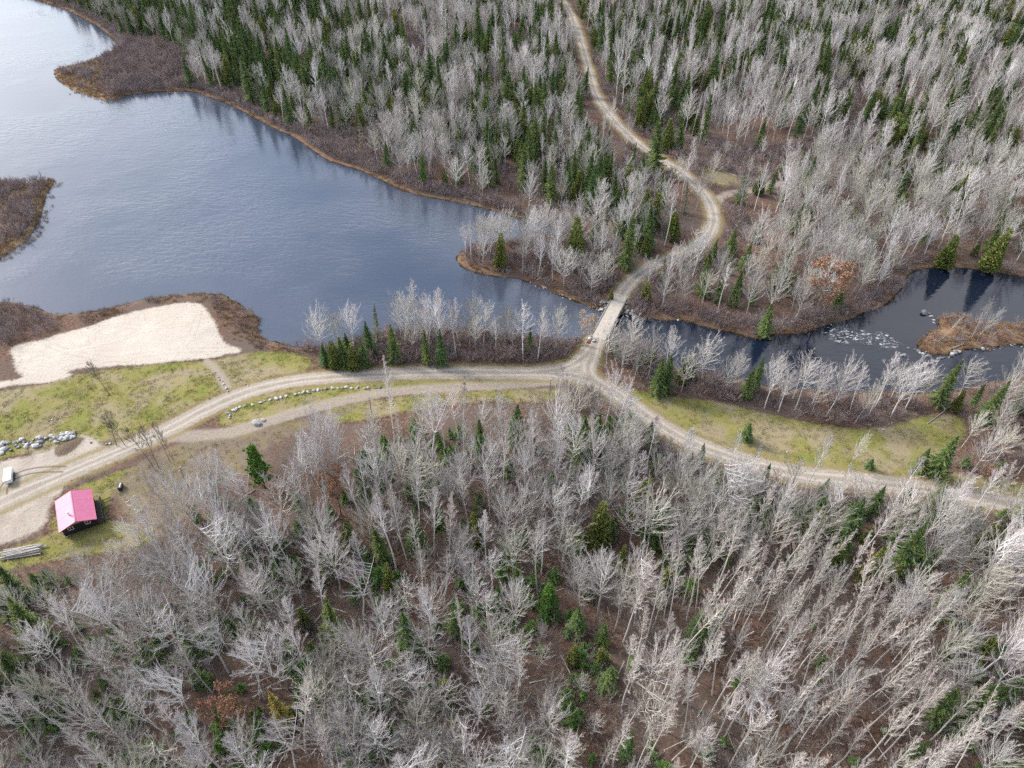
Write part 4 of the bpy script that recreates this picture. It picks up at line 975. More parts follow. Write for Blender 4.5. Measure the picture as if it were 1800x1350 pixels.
# ------------------------------------------------------------------ where the trees stand
def region(poly): return smooth_poly(wpoly(poly), it=1)
Z = {
 'aspen': region([(1045, 1150), (1150, 1060), (1300, 1000), (1480, 1030), (1560, 1110), (1650, 1400), (1900, 2100), (1000, 2100)]),
 'gap': region([(840, 1120), (900, 1060), (960, 1050), (1060, 1150), (1075, 1330), (1000, 1420), (975, 1300), (930, 1210)]),
 'front_right': region([(1480, 960), (1950, 905), (2100, 2100), (1900, 2100), (1650, 1400), (1560, 1110)]),
 'edge': region([(1150, 800), (1300, 835), (1500, 872), (1700, 900), (1950, 940), (1950, 985), (1480, 965), (1300, 960), (1150, 900)]),
 'strip': region([(545, 606), (640, 594), (735, 577), (850, 583), (960, 596), (1030, 602), (1025, 625), (985, 643), (900, 648), (700, 650), (600, 650), (548, 640)]),
 'river_low': region([(1060, 606), (1110, 606), (1240, 660), (1490, 700), (1680, 690), (1800, 660), (1960, 640), (1960, 860), (1800, 855), (1640, 825), (1690, 770), (1690, 728), (1560, 752), (1420, 742), (1260, 704), (1120, 692), (1045, 670), (1042, 640)]),
 'right_clump': region([(1590, 770), (1690, 735), (1960, 700), (1960, 880), (1800, 855), (1700, 838), (1600, 820)]),
 'point': region([(795, 440), (990, 400), (1040, 430), (1085, 480), (1090, 530), (1050, 548), (950, 508), (845, 486)]),
 'lane1': region([(1140, 285), (1230, 265), (1330, 270), (1440, 255), (1430, 285), (1380, 310), (1310, 345), (1240, 335), (1190, 300)]),
 'lane2': region([(1250, 150), (1420, 165), (1560, 195), (1800, 190), (1900, 195), (1900, 215), (1700, 215), (1540, 212), (1400, 185), (1260, 165)]),
 'spruce_row': region([(215, 30), (300, 70), (345, 115), (420, 150), (500, 180), (600, 200), (620, 175), (520, 140), (420, 105), (330, 60), (260, 15)]),
 'far_spruce': region([(250, 60), (330, -30), (620, -40), (560, 60), (440, 75)]),
 'spit_head': region([(88, 124), (120, 118), (200, 90), (215, 70), (290, 75), (345, 115), (352, 158), (190, 180), (110, 150)]),
 'left_bush': region([(-200, 525), (40, 535), (98, 556), (105, 585), (60, 600), (-200, 640)]),
 'sand_rim': region([(100, 552), (215, 535), (340, 515), (400, 515), (460, 560), (470, 600), (560, 612), (552, 622), (440, 618), (405, 595), (375, 545), (335, 528), (200, 556), (110, 585)]),
}
BASE = {'maple': .42, 'birch': .26, 'spruce': .20, 'cedar': .05, 'greyc': .07}
MIXES = {
 'aspen': (dict(aspen=.86, birch=.05, maple=.06, spruce=.03), 2.45, .55), 'gap': (dict(spruce=.35, maple=.35, pine=.1, cedar=.2), 4.5, .8),
 'front_right': (dict(birch=.32, maple=.33, aspen=.17, spruce=.12, cedar=.06), 3.2, .55), 'edge': (dict(maple=.50, birch=.22, spruce=.18, cedar=.06, greyc=.04), 3.1, .6),
 'strip': (dict(maple=.52, birch=.33, spruce=.10, greyc=.05), 2.8, .5), 'river_low': (dict(maple=.46, birch=.26, spruce=.18, cedar=.10), 3.5, .45),
 'right_clump': (dict(maple=.42, spruce=.43, cedar=.1, birch=.05), 3.4, .5), 'point': (dict(maple=.6, birch=.4), 3.3, .4),
 'lane1': (dict(maple=1.0), 14.0, .5), 'lane2': (dict(maple=.6, birch=.4), 9.0, .5),
 'spruce_row': (dict(spruce=.90, birch=.06, maple=.04), 3.2, .2), 'far_spruce': (dict(spruce=.66, maple=.17, birch=.17), 3.5, .2),
 'front': (dict(maple=.46, birch=.27, aspen=.12, spruce=.08, cedar=.06, pine=.01), 3.2, .75),
 'mid_right': (dict(maple=.50, birch=.10, spruce=.24, cedar=.10, greyc=.06), 3.8, .4),
 'upper_left': (dict(maple=.24, birch=.14, spruce=.43, cedar=.12, greyc=.07), 3.9, .25),
 'upper_right': (dict(birch=.24, aspen=.09, maple=.17, spruce=.33, cedar=.10, greyc=.07), 3.9, .3),
}
HSC = {'strip': .92, 'river_low': .95, 'point': .84, 'mid_right': .92, 'lane1': .6, 'gap': .55, 'upper_left': .94, 'upper_right': 1.0, 'right_clump': .85, 'edge': 1.05, 'spruce_row': 1.05, 'front': 1.04, 'front_right': 1.02}
# candidate spots: a jittered fine grid, thinned per zone
cs = 2.2
gx, gy = np.meshgrid(np.arange(-400, 400, cs), np.arange(24, 560, cs))
C = np.stack([gx.ravel(), gy.ravel()], 1) + rng.uniform(-cs * .48, cs * .48, (gx.size, 2))
cu, cv = topx(np.column_stack([C, np.zeros(len(C))]))
inview = (cu > -260) & (cu < 2060) & (cv > -110) & (cv < 1900)
C, cu, cv = C[inview], cu[inview], cv[inview]
cd = water_sd(C); crd = road_sd(C)[0]; ctr = track_sd(C); cgr = lookup(np.maximum(np.maximum(F_MEAD, F_YARD), F_BARE), C); csa = lookup(F_SAND, C)
ZIN = {k: inside(C, p) for k, p in Z.items()}
zone = np.full(len(C), 'front', dtype=object)
zone[(cv < 655)] = 'upper_left'
roadp = ROADS_W[1][0]
far_side = C[:, 0] > np.interp(C[:, 1], roadp[:, 1], roadp[:, 0])
zone[(cv < 655) & far_side] = 'upper_right'
zone[far_side & (cv < 655) & (cv > 300)] = 'mid_right'
for k in ('river_low', 'right_clump', 'strip', 'point', 'edge', 'front_right', 'aspen', 'gap', 'lane2', 'lane1', 'far_spruce', 'spruce_row'):
    zone[ZIN[k]] = k
noforest = ZIN['spit_head'] | ZIN['left_bush'] | ZIN['sand_rim'] | ((cu < 560) & (cv > 480) & (cv < 700)) | ((cu < 110) & (cv < 480)) | inside(C, ISLET_W) | inside(C, SPIT_W)
lakeband = 3.0 + 4.0 * fbm(C[:, 0] / 14, C[:, 1] / 14, 5, 2)
lake_shore = (cv < 420) & ~far_side
need = np.where(lake_shore, lakeband, np.where(zone == 'point', 2.5, np.where(zone == 'strip', 3.0, np.where(zone == 'mid_right', 4.5, 3.2))))
TL_U = [-300, 0, 180, 250, 330, 420, 500, 560, 650, 760, 880, 1000, 1060, 1120, 1200, 1400]; TL_V = [1150, 1075, 1040, 985, 925, 878, 850, 845, 805, 788, 780, 760, 755, 785, 820, 852]
ok = (cd > need) & (crd < -2.2) & (ctr < -1.6) & (cgr < -1.2) & (csa < -2) & ~noforest
ok &= ~((cu < 330) & (cv > 790) & (cv < 985) & (cu < 250 + (985 - cv) * .3)) & ~((zone == 'front') & (cv < np.interp(cu, TL_U, TL_V)))
over = np.zeros(len(C), bool)                                       # the far road was kept open: few tall trees on its near side
for hh in (3.0, 6.0, 9.0, 12.0, 15.0, 17.5):
    uu, vv = topx(np.column_stack([C, np.full(len(C), hh)])); gp_ = np.array([0, 0, CAMH]) + (np.column_stack([C, np.full(len(C), hh)]) - [0, 0, CAMH]) * (CAMH / (CAMH - hh))
    over |= (road_sd(gp_[:, :2])[0] > -1.6) | ((track_sd(gp_[:, :2]) > -1.0) & (cu > 1200))
ok &= ~(over & (cv < 480) & (cv > 20) & (rng.random(len(C)) < .93)) & ~((cv < 330) & (crd > -3.2))
ok &= ~((cu > 425) & (cu < 535) & (cv > 845) & (cv < 935))
conp = fbm(C[:, 0] / 22, C[:, 1] / 22, 21, 3); openp = fbm(C[:, 0] / 16, C[:, 1] / 16, 31, 3)
ok &= ~(np.isin(zone, ['upper_right', 'upper_left']) & (openp < np.where(zone == 'upper_right', .40, .35)))
KIND_SRC = {'aspen': ASPEN, 'birch': BIRCH, 'maple': MAPLE, 'spruce': SPRUCE, 'cedar': CEDAR, 'pine': PINE, 'greyc': GREYC}
spots = {k: [] for k in KIND_SRC}
CON = ('spruce', 'cedar', 'pine', 'greyc')
order = rng.permutation(np.nonzero(ok)[0])
rr_ = rng.random((len(C), 4))
cell = {}
def free(p, r):
    ci, cj = int(p[0] // 6), int(p[1] // 6)
    for i in (-1, 0, 1):
        for j in (-1, 0, 1):
            for q_ in cell.get((ci + i, cj + j), ()):
                if (p[0] - q_[0]) ** 2 + (p[1] - q_[1]) ** 2 < (0.5 * (r + q_[2])) ** 2: return False
    return True
def claim(p, r): cell.setdefault((int(p[0] // 6), int(p[1] // 6)), []).append((p[0], p[1], r))

# trees one can single out: (kind, base pixel, height in metres, spread factor, label)
HERO = []
def hero(kind, u, v, H, label, sp=1.0, tilt=(0, 0), var=None): HERO.append((kind, u, v, H, label, sp, tilt, var))
hero('dark', 192, 693, 12.0, 'lone dark bare tree leaning on the meadow before the white sand', .62, (0.02, -0.10))
hero('dark', 273, 826, 15.0, 'leftmost tall dark bare tree of the four crossing the road', .55, (0.0, -0.10))
hero('dark', 279, 822, 14.0, 'second dark bare tree from the left of the four crossing the road', .5, (0.0, -0.02))
hero('dark', 299, 812, 13.5, 'third dark bare tree from the left of the four crossing the road', .5, (0.0, -0.06))
hero('dark', 303, 808, 9.5, 'short slim dark bare tree, rightmost of the four crossing the road', .45, (0.0, 0.02))
hero('dark', 205, 783, 10.5, 'spreading dark bare tree at the road edge above the rock wall end', .9, (0.0, -0.12))
hero('dark', 220, 783, 8.5, 'small bushy bare tree beside the spreading dark tree at the road edge', .9, (0.0, 0.05))
hero('pine', 466, 858, 13.5, 'bright green young pine standing alone at the forest edge below the side track')
hero('spruce', 1309, 773, 5.8, 'small dense spruce alone on the mown meadow', 1.7)
hero('spruce', 1527, 823, 3.2, 'very small spruce at the lower edge of the mown meadow', 1.9)
hero('birch', 1412, 868, 19.0, 'tall white birch standing against the mown meadow', .8, (0, 0), 0)
hero('maple', 1492, 822, 11.5, 'slender grey bare tree alone on the mown meadow', .6, (0.05, 0.08), 2)
hero('birch', 1563, 900, 17.0, 'white birch with broad pale crown below the right end of the meadow', 1.0, (0, 0), 0)
hero('cedar', 880, 473, 13.0, 'dark green cedar standing near the tip of the wooded point')
hero('cedar', 1008, 470, 18.0, 'tall olive cedar rising from the base of the wooded point', .85)
hero('cedar', 1074, 526, 5.2, 'small olive cedar beside the riprap at the far end of the bridge', .8)
hero('oak', 1436, 563, 20.0, 'oak with rusty orange leaves on the far river bank')
hero('tan', 1031, 607, 10.0, 'small tree with pale tan leaves beside the near end of the bridge')
hero('oakbush', 1733, 846, 4.2, 'low rust-leaved bush among conifers beyond the meadow end')
hero('oak', 600, 905, 14.0, 'small orange-leaved oak among bare trees below the side track', .8)
hero('oak', 415, 1285, 12.5, 'oak with thin orange leaves in the lower woods under the cabin', .95)
hero('tam', 503, 1275, 13.0, 'golden yellow tamarack in the lower woods')
hero('pine', 962, 1078, 9.5, 'bushy green pine in the brown forest gap', 1.25)
hero('spruce', 975, 1088, 7.0, 'small spruce just beside the bushy pine in the forest gap', 1.2)
for u_, v_, h_, w_ in ((572, 642, 7.5, 1.3), (590, 646, 9.0, 1.25), (606, 644, 10.0, 1.15), (624, 648, 8.5, 1.3), (642, 645, 9.5, 1.1), (615, 632, 9.0, 1.2)):
    hero('cedar' if u_ in (590, 624) else 'spruce', u_, v_, h_, {572: 'leftmost bushy evergreen in the clump ending the lakeside strip', 590: 'olive cedar second in the clump ending the lakeside strip', 606: 'tallest spruce in the evergreen clump ending the lakeside strip',
         624: 'olive cedar right of the tallest spruce in the lakeside clump', 642: 'rightmost spruce of the evergreen clump in the lakeside strip', 615: 'spruce at the back of the lakeside evergreen clump'}[u_], w_)
hero('spruce', 695, 636, 12.5, 'left spruce of three in the wooded strip by the lake', .9)
hero('spruce', 751, 640, 11.5, 'middle spruce of three in the wooded strip by the lake', .9)
hero('spruce', 776, 642, 12.0, 'right spruce of three in the wooded strip by the lake', .9)
hero('spruce', 1154, 693, 12.0, 'larger dark spruce of the pair right of the road junction', 1.2)
hero('spruce', 1168, 690, 12.8, 'slimmer tall spruce of the pair right of the road junction', .9)
hero('spruce', 1122, 655, 8.0, 'small spruce between the road junction and the river', .9)
hero('spruce', 1640, 836, 13.5, 'tall spruce at the lower right corner of the mown meadow', 1.1)
hero('spruce', 1612, 828, 7.5, 'low spruce tucked against the tall one at the meadow corner', 1.5)
hero('maple', 1708, 594, 13.5, 'bare multi-stemmed tree on the river islet', .6, (0, 0), 1)
hero('maple', 1718, 594, 12.0, 'bare leaning tree beside the multi-stemmed one on the islet', .55, (0.0, 0.2), 0)
hero('birch', 1655, 597, 9.5, 'small pale bare tree on the brown end of the river islet', .6, (0, 0.2), 0)
hero('maple', 850, 470, 13.0, 'wide pale bare tree at the tip of the wooded point', .85, (0, -0.02), 4)
hero('birch', 640, 1100, 22.0, 'tall white birch with forked trunk in the middle of the lower woods', .95, (0, 0), 1)
hero('maple', 905, 1110, 18.0, 'pale bare maple with horizontal limbs at the forest gap', .9, (0, 0), 2)
hero('cedar', 834, 965, 12.0, 'olive green cedar among bare trees in the middle woods', .75)
hero('cedar', 690, 1055, 12.5, 'green cedar beside the tall white birch in the lower woods', .7)
hero('spruce', 1013, 985, 9.5, 'bright green spruce in the middle woods below the junction', 1.0)
hero('cedar', 1088, 1010, 10.0, 'narrow green cedar beside the aspen stand', .75)
hero('spruce', 345, 1150, 9.0, 'dark green spruce under bare crowns left of the orange oak', 1.2)
hero('spruce', 800, 1115, 7.5, 'small bright spruce at the left rim of the forest gap', 1.1)
hero('cedar', 1518, 1030, 13.0, 'yellow-green cedar at the upper edge of the aspen stand', .85)
hero('spruce', 1650, 1075, 14.0, 'dark spruce slanting behind white birches at the right', .9)
hero('spruce', 1490, 935, 11.0, 'dark spruce below the right end of the road', 1.2)
hero('cedar', 1735, 478, 16.0, 'large olive cedar overhanging the far river bank', 1.1)
hero('cedar', 1655, 470, 12.0, 'olive cedar on the far river bank left of the largest', 1.1)
hero('spruce', 1340, 590, 11.0, 'broad green spruce at the waterline of the far river bank', 1.5)
hero('pine', 745, 330, 12.0, 'light green pine on the lake shore before the upper forest', .75)
DARK = bare_tree('dark_tree', 900, 14.0, 0.17, 0.45, 4.2, 28, 5, 4, 62, 30, (B_DARK, B_DARK, T_DARK), tw=1.0, top=.5)
DARK2 = bare_tree('dark_tree', 901, 14.0, 0.16, 0.5, 4.0, 24, 5, 4, 66, 30, (B_DARK, B_DARK, T_DARK), tw=1.0, top=.5)
_o = bare_tree('oak', 910, 15.0, 0.20, 0.40, 4.2, 26, 5, 4, 65, 28, (B_DARK, B_DARK, T_DARK), forks=3, top=.7)
OAK_L = leaves_on('oak_leaves', _o[2], 911, 0.19, 7, L_OAK, .38)
_t = bare_tree('tan_tree', 920, 10.0, 0.13, 0.35, 3.2, 22, 4, 4, 60, 26, (B_MAPLE, B_MAPLEB, T_MAPLE), forks=3, top=.8)
TAN_L = leaves_on('tan_leaves', _t[2], 921, 0.15, 6, L_TAN, .3)
_b = bare_tree('rust_bush', 930, 4.0, 0.08, 0.15, 2.4, 18, 4, 4, 75, 30, (B_DARK, B_DARK, T_DARK), forks=4, top=.9)
BUSH_L = leaves_on('rust_leaves', _b[2], 931, 0.11, 6, L_OAK, .25)
TAMA = conifer('tamarack', 940, 13.0, 2.0, L_TAM, dens=.6, droop=0.1)
NAMES = {'aspen': 'aspen_tree', 'birch': 'birch_tree', 'maple': 'maple_tree', 'spruce': 'spruce_tree', 'cedar': 'cedar_tree', 'pine': 'pine_tree', 'greyc': 'lichen_spruce',
         'dark': 'bare_tree', 'oak': 'oak_tree', 'tan': 'leafy_tree', 'oakbush': 'rust_bush', 'tam': 'tamarack_tree'}
CATS = {'aspen': 'aspen', 'birch': 'birch', 'maple': 'maple', 'spruce': 'spruce', 'cedar': 'cedar', 'pine': 'pine', 'greyc': 'grey spruce', 'dark': 'bare tree', 'oak': 'oak', 'tan': 'tree', 'oakbush': 'bush', 'tam': 'tamarack'}
HT = {}
def mesh_h(me):
    if me.name not in HT:
        co = np.empty(len(me.vertices) * 3); me.vertices.foreach_get('co', co); HT[me.name] = co.reshape(-1, 3)[:, 2].max()
    return HT[me.name]
LASTPARTS = []
def tree(kind, p, rz, sc, pair, label, group=None, tilt=(0, 0), leaf=None):
    o = bpy.data.objects.new(NAMES[kind], None); o.empty_display_size = 0.5
    o.location = p; o.rotation_euler = (tilt[0], tilt[1], rz); o.scale = sc
    link(o); tag(o, label, CATS[kind], group)
    LASTPARTS[:] = [obj('trunk', pair[0], o), obj('crown', pair[1], o)]
    if leaf: obj('leaves', leaf, o)
    return o
heroes_px = []
for (kd, u, v, H, label, sp, tilt, var) in HERO:
    p_ = at(u, v); leaf = None
    if kd == 'dark': pair = (DARK, DARK2)[len(heroes_px) % 2][:2]
    elif kd == 'oak': pair, leaf = _o[:2], OAK_L
    elif kd == 'tan': pair, leaf = _t[:2], TAN_L
    elif kd == 'oakbush': pair, leaf = _b[:2], BUSH_L
    elif kd == 'tam': pair = TAMA
    else: src = KIND_SRC[kd]; pair = src[(len(heroes_px) if var is None else var) % len(src)]
    h0 = max(mesh_h(pair[0]), mesh_h(pair[1])); s = H / h0; heroes_px.append((u, v))
    tree(kd, p_, random.uniform(0, 6.28) if tilt == (0, 0) else 0.6 * len(heroes_px), (s * sp, s * sp, s), pair, label, tilt=tilt, leaf=leaf)
    claim(p_, 7.5 if kd in ('oak', 'pine', 'tam', 'tan', 'cedar') else 4.0 if H > 6 else 2.5)
for i in order:
    z = zone[i]; mix, spc, und = MIXES[z]
    w = dict(mix); cf = np.clip((conp[i] - 0.5) * 5 + 1, 0.15, 2.6)
    if z not in ('aspen', 'spruce_row', 'far_spruce'):
        for k in CON:
            if k in w: w[k] *= cf
    r = spc * (1.0 if z == 'aspen' else 0.9 + 0.5 * max(0, openp[i] - 0.5) * 3)
    if not free(C[i], r): continue
    ks = list(w); ws = np.cumsum([w[k] for k in ks]); kd = ks[int(np.searchsorted(ws, rr_[i, 0] * ws[-1]))]
    claim(C[i], r * (0.8 if kd in CON else 1.0))
    sc = HSC.get(z, 1.0) * (0.80 + 0.42 * rr_[i, 1])
    if z == 'front' and cu[i] < 300 and cv[i] < 1150:
        sc *= 0.72; kd = 'maple' if kd == 'aspen' else kd
    if z == 'edge' and cu[i] >= 1520: sc *= 0.78
    if z == 'edge' and cu[i] < 1520: sc *= 0.58 + 0.42 * float(sst(3, 20, -crd[i]))
    if kd in CON and z in ('front', 'front_right', 'edge', 'aspen'): sc *= 0.45 + 0.45 * rr_[i, 2]
    elif kd in CON: sc *= (0.72 + 0.40 * rr_[i, 2]) * (0.75 if z in ('strip', 'river_low', 'mid_right') else 1)
    spots[kd].append((C[i, 0], C[i, 1], sc, z, cu[i], cv[i]))

LANDMARKS = [('the far end of the winding road', 1005, 45), ('the upper straight of the winding road', 1035, 130), ('the upper bend of the winding road', 1075, 215), ('the road fork clearing', 1265, 335), ('the loop of the winding road', 1225, 420),
 ('the far end of the bridge', 1105, 500), ('the near end of the bridge', 1045, 610), ('the road junction', 1015, 690), ('the rusty orange oak', 1440, 560), ('the large olive cedar over the river', 1730, 470), ('the river islet', 1690, 640),
 ('the two cedars on the point', 940, 465), ('the white inlet log', 985, 385), ('the shore pine', 745, 320), ('the straight upper lake shore', 620, 270), ('the evergreen row by the lake', 470, 170), ('the sedge point on the lake', 280, 90),
 ('the top left corner', 330, 5), ('the top edge above the lake', 560, 20), ('the top edge left of the winding road', 800, 20), ('the middle of the upper forest', 820, 180), ('the inner upper forest', 620, 120), ('the upper forest by the road bend', 980, 280),
 ('the top edge right of the winding road', 1180, 25), ('the top right corner', 1740, 30), ('the top edge in the far woods', 1460, 30), ('the brushy lane in the far woods', 1400, 165), ('the right end of the brushy lane', 1720, 190),
 ('the brushy clearing above the fork', 1330, 265), ('the right edge above the river', 1760, 350), ('the middle of the right-hand woods', 1520, 340), ('the slope above the rusty oak', 1440, 440), ('the far bank below the bridge', 1200, 530),
 ('the three strip spruces', 740, 635), ('the left end of the lakeside strip', 590, 635), ('the right end of the lakeside strip', 930, 630), ('the spruce pair by the junction', 1150, 680), ('the near river bank', 1330, 700), ('the near bank facing the islet', 1560, 720),
 ('the spruces at the meadow corner', 1640, 810), ('the low rust bush', 1740, 830), ('the white birch by the meadow', 1410, 870), ('the road below the meadow', 1250, 850), ('the broad birch at the road end', 1580, 900), ('the right end of the road', 1760, 930),
 ('the cabin', 200, 980), ('the log pile', 40, 1050), ('the green roadside pine', 470, 880), ('the small orange oak', 600, 880), ('the treeline under the side track', 760, 810), ('the utility pole at the junction', 950, 800), ('the middle woods cedar', 830, 930),
 ('the bright spruce below the junction', 1010, 960), ('the forked white birch', 640, 1080), ('the thin orange oak', 415, 1240), ('the golden tamarack', 505, 1260), ('the lower left corner', 60, 1290), ('the left edge below the cabin', 60, 1150), ('the dark spruce under the cabin', 330, 1120),
 ('the bottom edge left of centre', 650, 1290), ('the bushy pine in the gap', 955, 1090), ('the brown forest gap', 1020, 1250), ('the bottom centre edge', 850, 1320), ('the head of the aspen stand', 1200, 1060), ('the yellow-green cedar', 1500, 1040), ('the heart of the aspen stand', 1300, 1200),
 ('the foot of the aspen stand', 1250, 1320), ('the aspen stand near the right birches', 1480, 1220), ('the slanting dark spruce at right', 1660, 1060), ('the right edge birches', 1740, 1180), ('the lower right corner', 1700, 1310), ('the narrow cedar by the aspens', 1090, 1010), ('the road edge right of the junction', 1130, 900), ('the dark spruce below the road', 1420, 950)]
LMW = np.array([at0(u, v)[:2] for _, u, v in LANDMARKS])
def near_what(x, y): return LANDMARKS[int(np.argmin((LMW[:, 0] - x) ** 2 + (LMW[:, 1] - y) ** 2))][0]
LOOK = {'aspen': 'bare slender aspen', 'birch': 'bare white birch', 'maple': 'bare fan-crowned grey maple', 'spruce': 'pointed green spruce', 'cedar': 'olive cedar', 'pine': 'light green pine', 'greyc': 'thin grey lichen-hung spruce'}
def size_word(sc): return 'tall' if sc > 1.05 else 'short' if sc < 0.72 else 'mid-height'
def lean_word(t): return ' leaning' if math.hypot(*t) > 0.06 else ''
def scatter(name, srcs, pts, label, cat):
    """one mass of what is past counting: points carrying instances of the given meshes"""
    n_ = len(pts)
    V = np.array([[x, y, z] for x, y, z, *_ in pts]); me = bpy.data.meshes.new(name); me.vertices.add(n_); me.vertices.foreach_set('co', V.astype(np.float32).ravel())
    a = me.attributes.new('idx', 'INT', 'POINT'); a.data.foreach_set('value', np.array([p[5] for p in pts], np.int32))
    a = me.attributes.new('scl', 'FLOAT_VECTOR', 'POINT'); a.data.foreach_set('vector', np.array([[p[3] * p[6], p[3] * p[6], p[3]] for p in pts], np.float32).ravel())
    a = me.attributes.new('rot', 'FLOAT_VECTOR', 'POINT'); a.data.foreach_set('vector', np.array([[p[7], p[8], p[4]] for p in pts], np.float32).ravel())
    o = obj(name, me); tag(o, label, cat, kind='stuff')
    ng = bpy.data.node_groups.new(name + '_scatter', 'GeometryNodeTree')
    ng.interface.new_socket('Geometry', in_out='INPUT', socket_type='NodeSocketGeometry'); ng.interface.new_socket('Geometry', in_out='OUTPUT', socket_type='NodeSocketGeometry')
    gi, go = ng.nodes.new('NodeGroupInput'), ng.nodes.new('NodeGroupOutput'); L = ng.links.new
    iop = ng.nodes.new('GeometryNodeInstanceOnPoints'); iop.inputs['Pick Instance'].default_value = True
    L(gi.outputs[0], iop.inputs['Points'])
    jn = ng.nodes.new('GeometryNodeJoinGeometry')
    for objs in srcs:
        j2 = ng.nodes.new('GeometryNodeJoinGeometry')
        for ob in objs:
            oi = ng.nodes.new('GeometryNodeObjectInfo'); oi.transform_space = 'ORIGINAL'; oi.inputs['Object'].default_value = ob; L(oi.outputs['Geometry'], j2.inputs[0])
        g2 = ng.nodes.new('GeometryNodeGeometryToInstance'); L(j2.outputs[0], g2.inputs[0]); L(g2.outputs[0], jn.inputs[0])
    L(jn.outputs[0], iop.inputs['Instance'])
    for nm, sock, ty in (('idx', 'Instance Index', 'INT'), ('scl', 'Scale', 'FLOAT_VECTOR'), ('rot', 'Rotation', 'FLOAT_VECTOR')):
        na = ng.nodes.new('GeometryNodeInputNamedAttribute'); na.data_type = ty; na.inputs['Name'].default_value = nm
        L([x for x in na.outputs if x.enabled and x.name == 'Attribute'][0], iop.inputs[sock])
    L(iop.outputs[0], go.inputs[0])
    md = o.modifiers.new('scatter', 'NODES'); md.node_group = ng
    return o
MASS = {'aspen': 'slender bare aspens standing close beyond the counted ones', 'birch': 'bare pale birches filling the rest of the forest', 'maple': 'bare grey hardwoods filling the rest of the forest', 'spruce': 'dark spruces scattered through the rest of the forest',
        'cedar': 'olive cedars scattered through the rest of the forest', 'pine': 'light green pines in the far forest', 'greyc': 'grey lichen spruces scattered through the far forest'}
NIND = 300
stats = {}
for kd, pts in spots.items():
    src = KIND_SRC[kd]; A = np.array([(p[0], p[1]) for p in pts]); hz_ = height(A) if len(A) else []
    def size_of(k):
        p = pts[k]; vis = (-20 < p[4] < 1820) and (0 < p[5] < 1390)
        return (p[2] / math.hypot(p[0], p[1], CAMH)) * (1.0 if vis else 0.001)
    rank = sorted(range(len(pts)), key=size_of, reverse=True)
    first = {}; mass = []
    for c, k in enumerate(rank):
        x, y, sc, z, u, v = pts[k]; vi = k % len(src); rz = random.uniform(0, 6.28); asp = random.uniform(.85, 1.2); t = (random.gauss(0, .035), random.gauss(0, .035))
        if c < NIND or vi not in first:
            lab = f'{size_word(sc)}{lean_word(t)} {LOOK[kd]} near {near_what(x, y)}'
            o = tree(kd, (x, y, hz_[k]), rz, (sc * asp, sc * asp, sc), src[vi], lab, f'{CATS[kd]} trees, {size_word(sc)}{lean_word(t)}, near {near_what(x, y)}', tilt=t)
            first.setdefault(vi, LASTPARTS[:])
        else:
            mass.append((x, y, hz_[k], sc, rz, vi, asp, *t))
    stats[kd] = (len(pts), len(mass))
    if mass: scatter({'aspen': 'aspen_wood', 'birch': 'birch_forest', 'maple': 'hardwood_forest', 'spruce': 'spruce_forest', 'cedar': 'cedar_growth', 'pine': 'pine_growth', 'greyc': 'lichen_spruce_growth'}[kd], [first[i] for i in sorted(first)], mass, MASS[kd], 'forest')

# ------------------------------------------------------------------ undergrowth: alder belts, saplings, sedge and grass
def picks(spacing, lo=(-340, 34), hi=(340, 540), seed=0):
    g = np.random.default_rng(seed); X, Y = np.meshgrid(np.arange(lo[0], hi[0], spacing), np.arange(lo[1], hi[1], spacing))
    P = np.stack([X.ravel(), Y.ravel()], 1) + g.uniform(-spacing * .5, spacing * .5, (X.size, 2))
    u, v = topx(np.column_stack([P, np.zeros(len(P))])); m = (u > -120) & (u < 1920) & (v > -60) & (v < 1480)
    return P[m], u[m], v[m], g
P, u, v, g = picks(1.45, seed=5)
d = water_sd(P); r_ = road_sd(P)[0]; tk = track_sd(P); gr = lookup(np.maximum(np.maximum(F_MEAD, F_YARD), F_BARE), P); sa = lookup(F_SAND, P)
inz = lambda k: inside(P, Z[k])
far_s = P[:, 0] > np.interp(P[:, 1], roadp[:, 1], roadp[:, 0])
nz = fbm(P[:, 0] / 7, P[:, 1] / 7, 41, 3); nz2 = fbm(P[:, 0] / 18, P[:, 1] / 18, 43, 2)
belt = (d > 1.6) & (d < 3.0 + 5 * nz2) & (v < 420) & ~far_s
prob = np.where(belt, 0.85, 0.0)
prob = np.where(inz('spit_head') & (d > 1.5), np.where((u > 190) | ((nz > .52) & (d > 3)), 0.9, 0.05), prob)
prob = np.where(inz('left_bush') & (d > 1), 0.9, prob); prob = np.where(inside(P, SPIT_W) & (d > 4.5), 0.6 * (nz > .45), prob)
prob = np.where(inz('sand_rim') & (d > .8), 0.45 * (nz > .42), prob); prob = np.where(inz('strip') & (d > .8), 0.75, prob)
prob = np.where(inz('point') & (d > 1.2), 0.50 * (nz > .38), prob); prob = np.where((inz('lane1') | inz('lane2')), 0.55 * (nz > .4), prob)
prob = np.where(inz('river_low') & (d > .8), np.where(u < 1130, 0.8, 0.42), prob); prob = np.where(inside(P, ISLET_W) & (d > 1), 0.30, prob)
prob = np.where(far_s & (v > 440) & (v < 610) & (d > .8) & (d < 7), 0.55, prob)
prob = np.where(far_s & (np.abs(r_ + 5) < 3.5) & (v > 60), 0.45, prob)
op_ = fbm(P[:, 0] / 16, P[:, 1] / 16, 31, 3); prob = np.where((prob == 0) & (v < 330) & (op_ < .40) & (d > 6), .5, prob)
shr = (g.random(len(P)) < prob) & (r_ < -1.6) & (gr < -.5) & (sa < -.8) & (tk < -1.2)
hp = height(P[shr]); sp_ = P[shr]; su, sv = u[shr], v[shr]
rank = np.argsort(np.hypot(np.hypot(sp_[:, 0], sp_[:, 1]), CAMH) + np.where((su > 0) & (su < 1800) & (sv > 0), 0, 1e4))
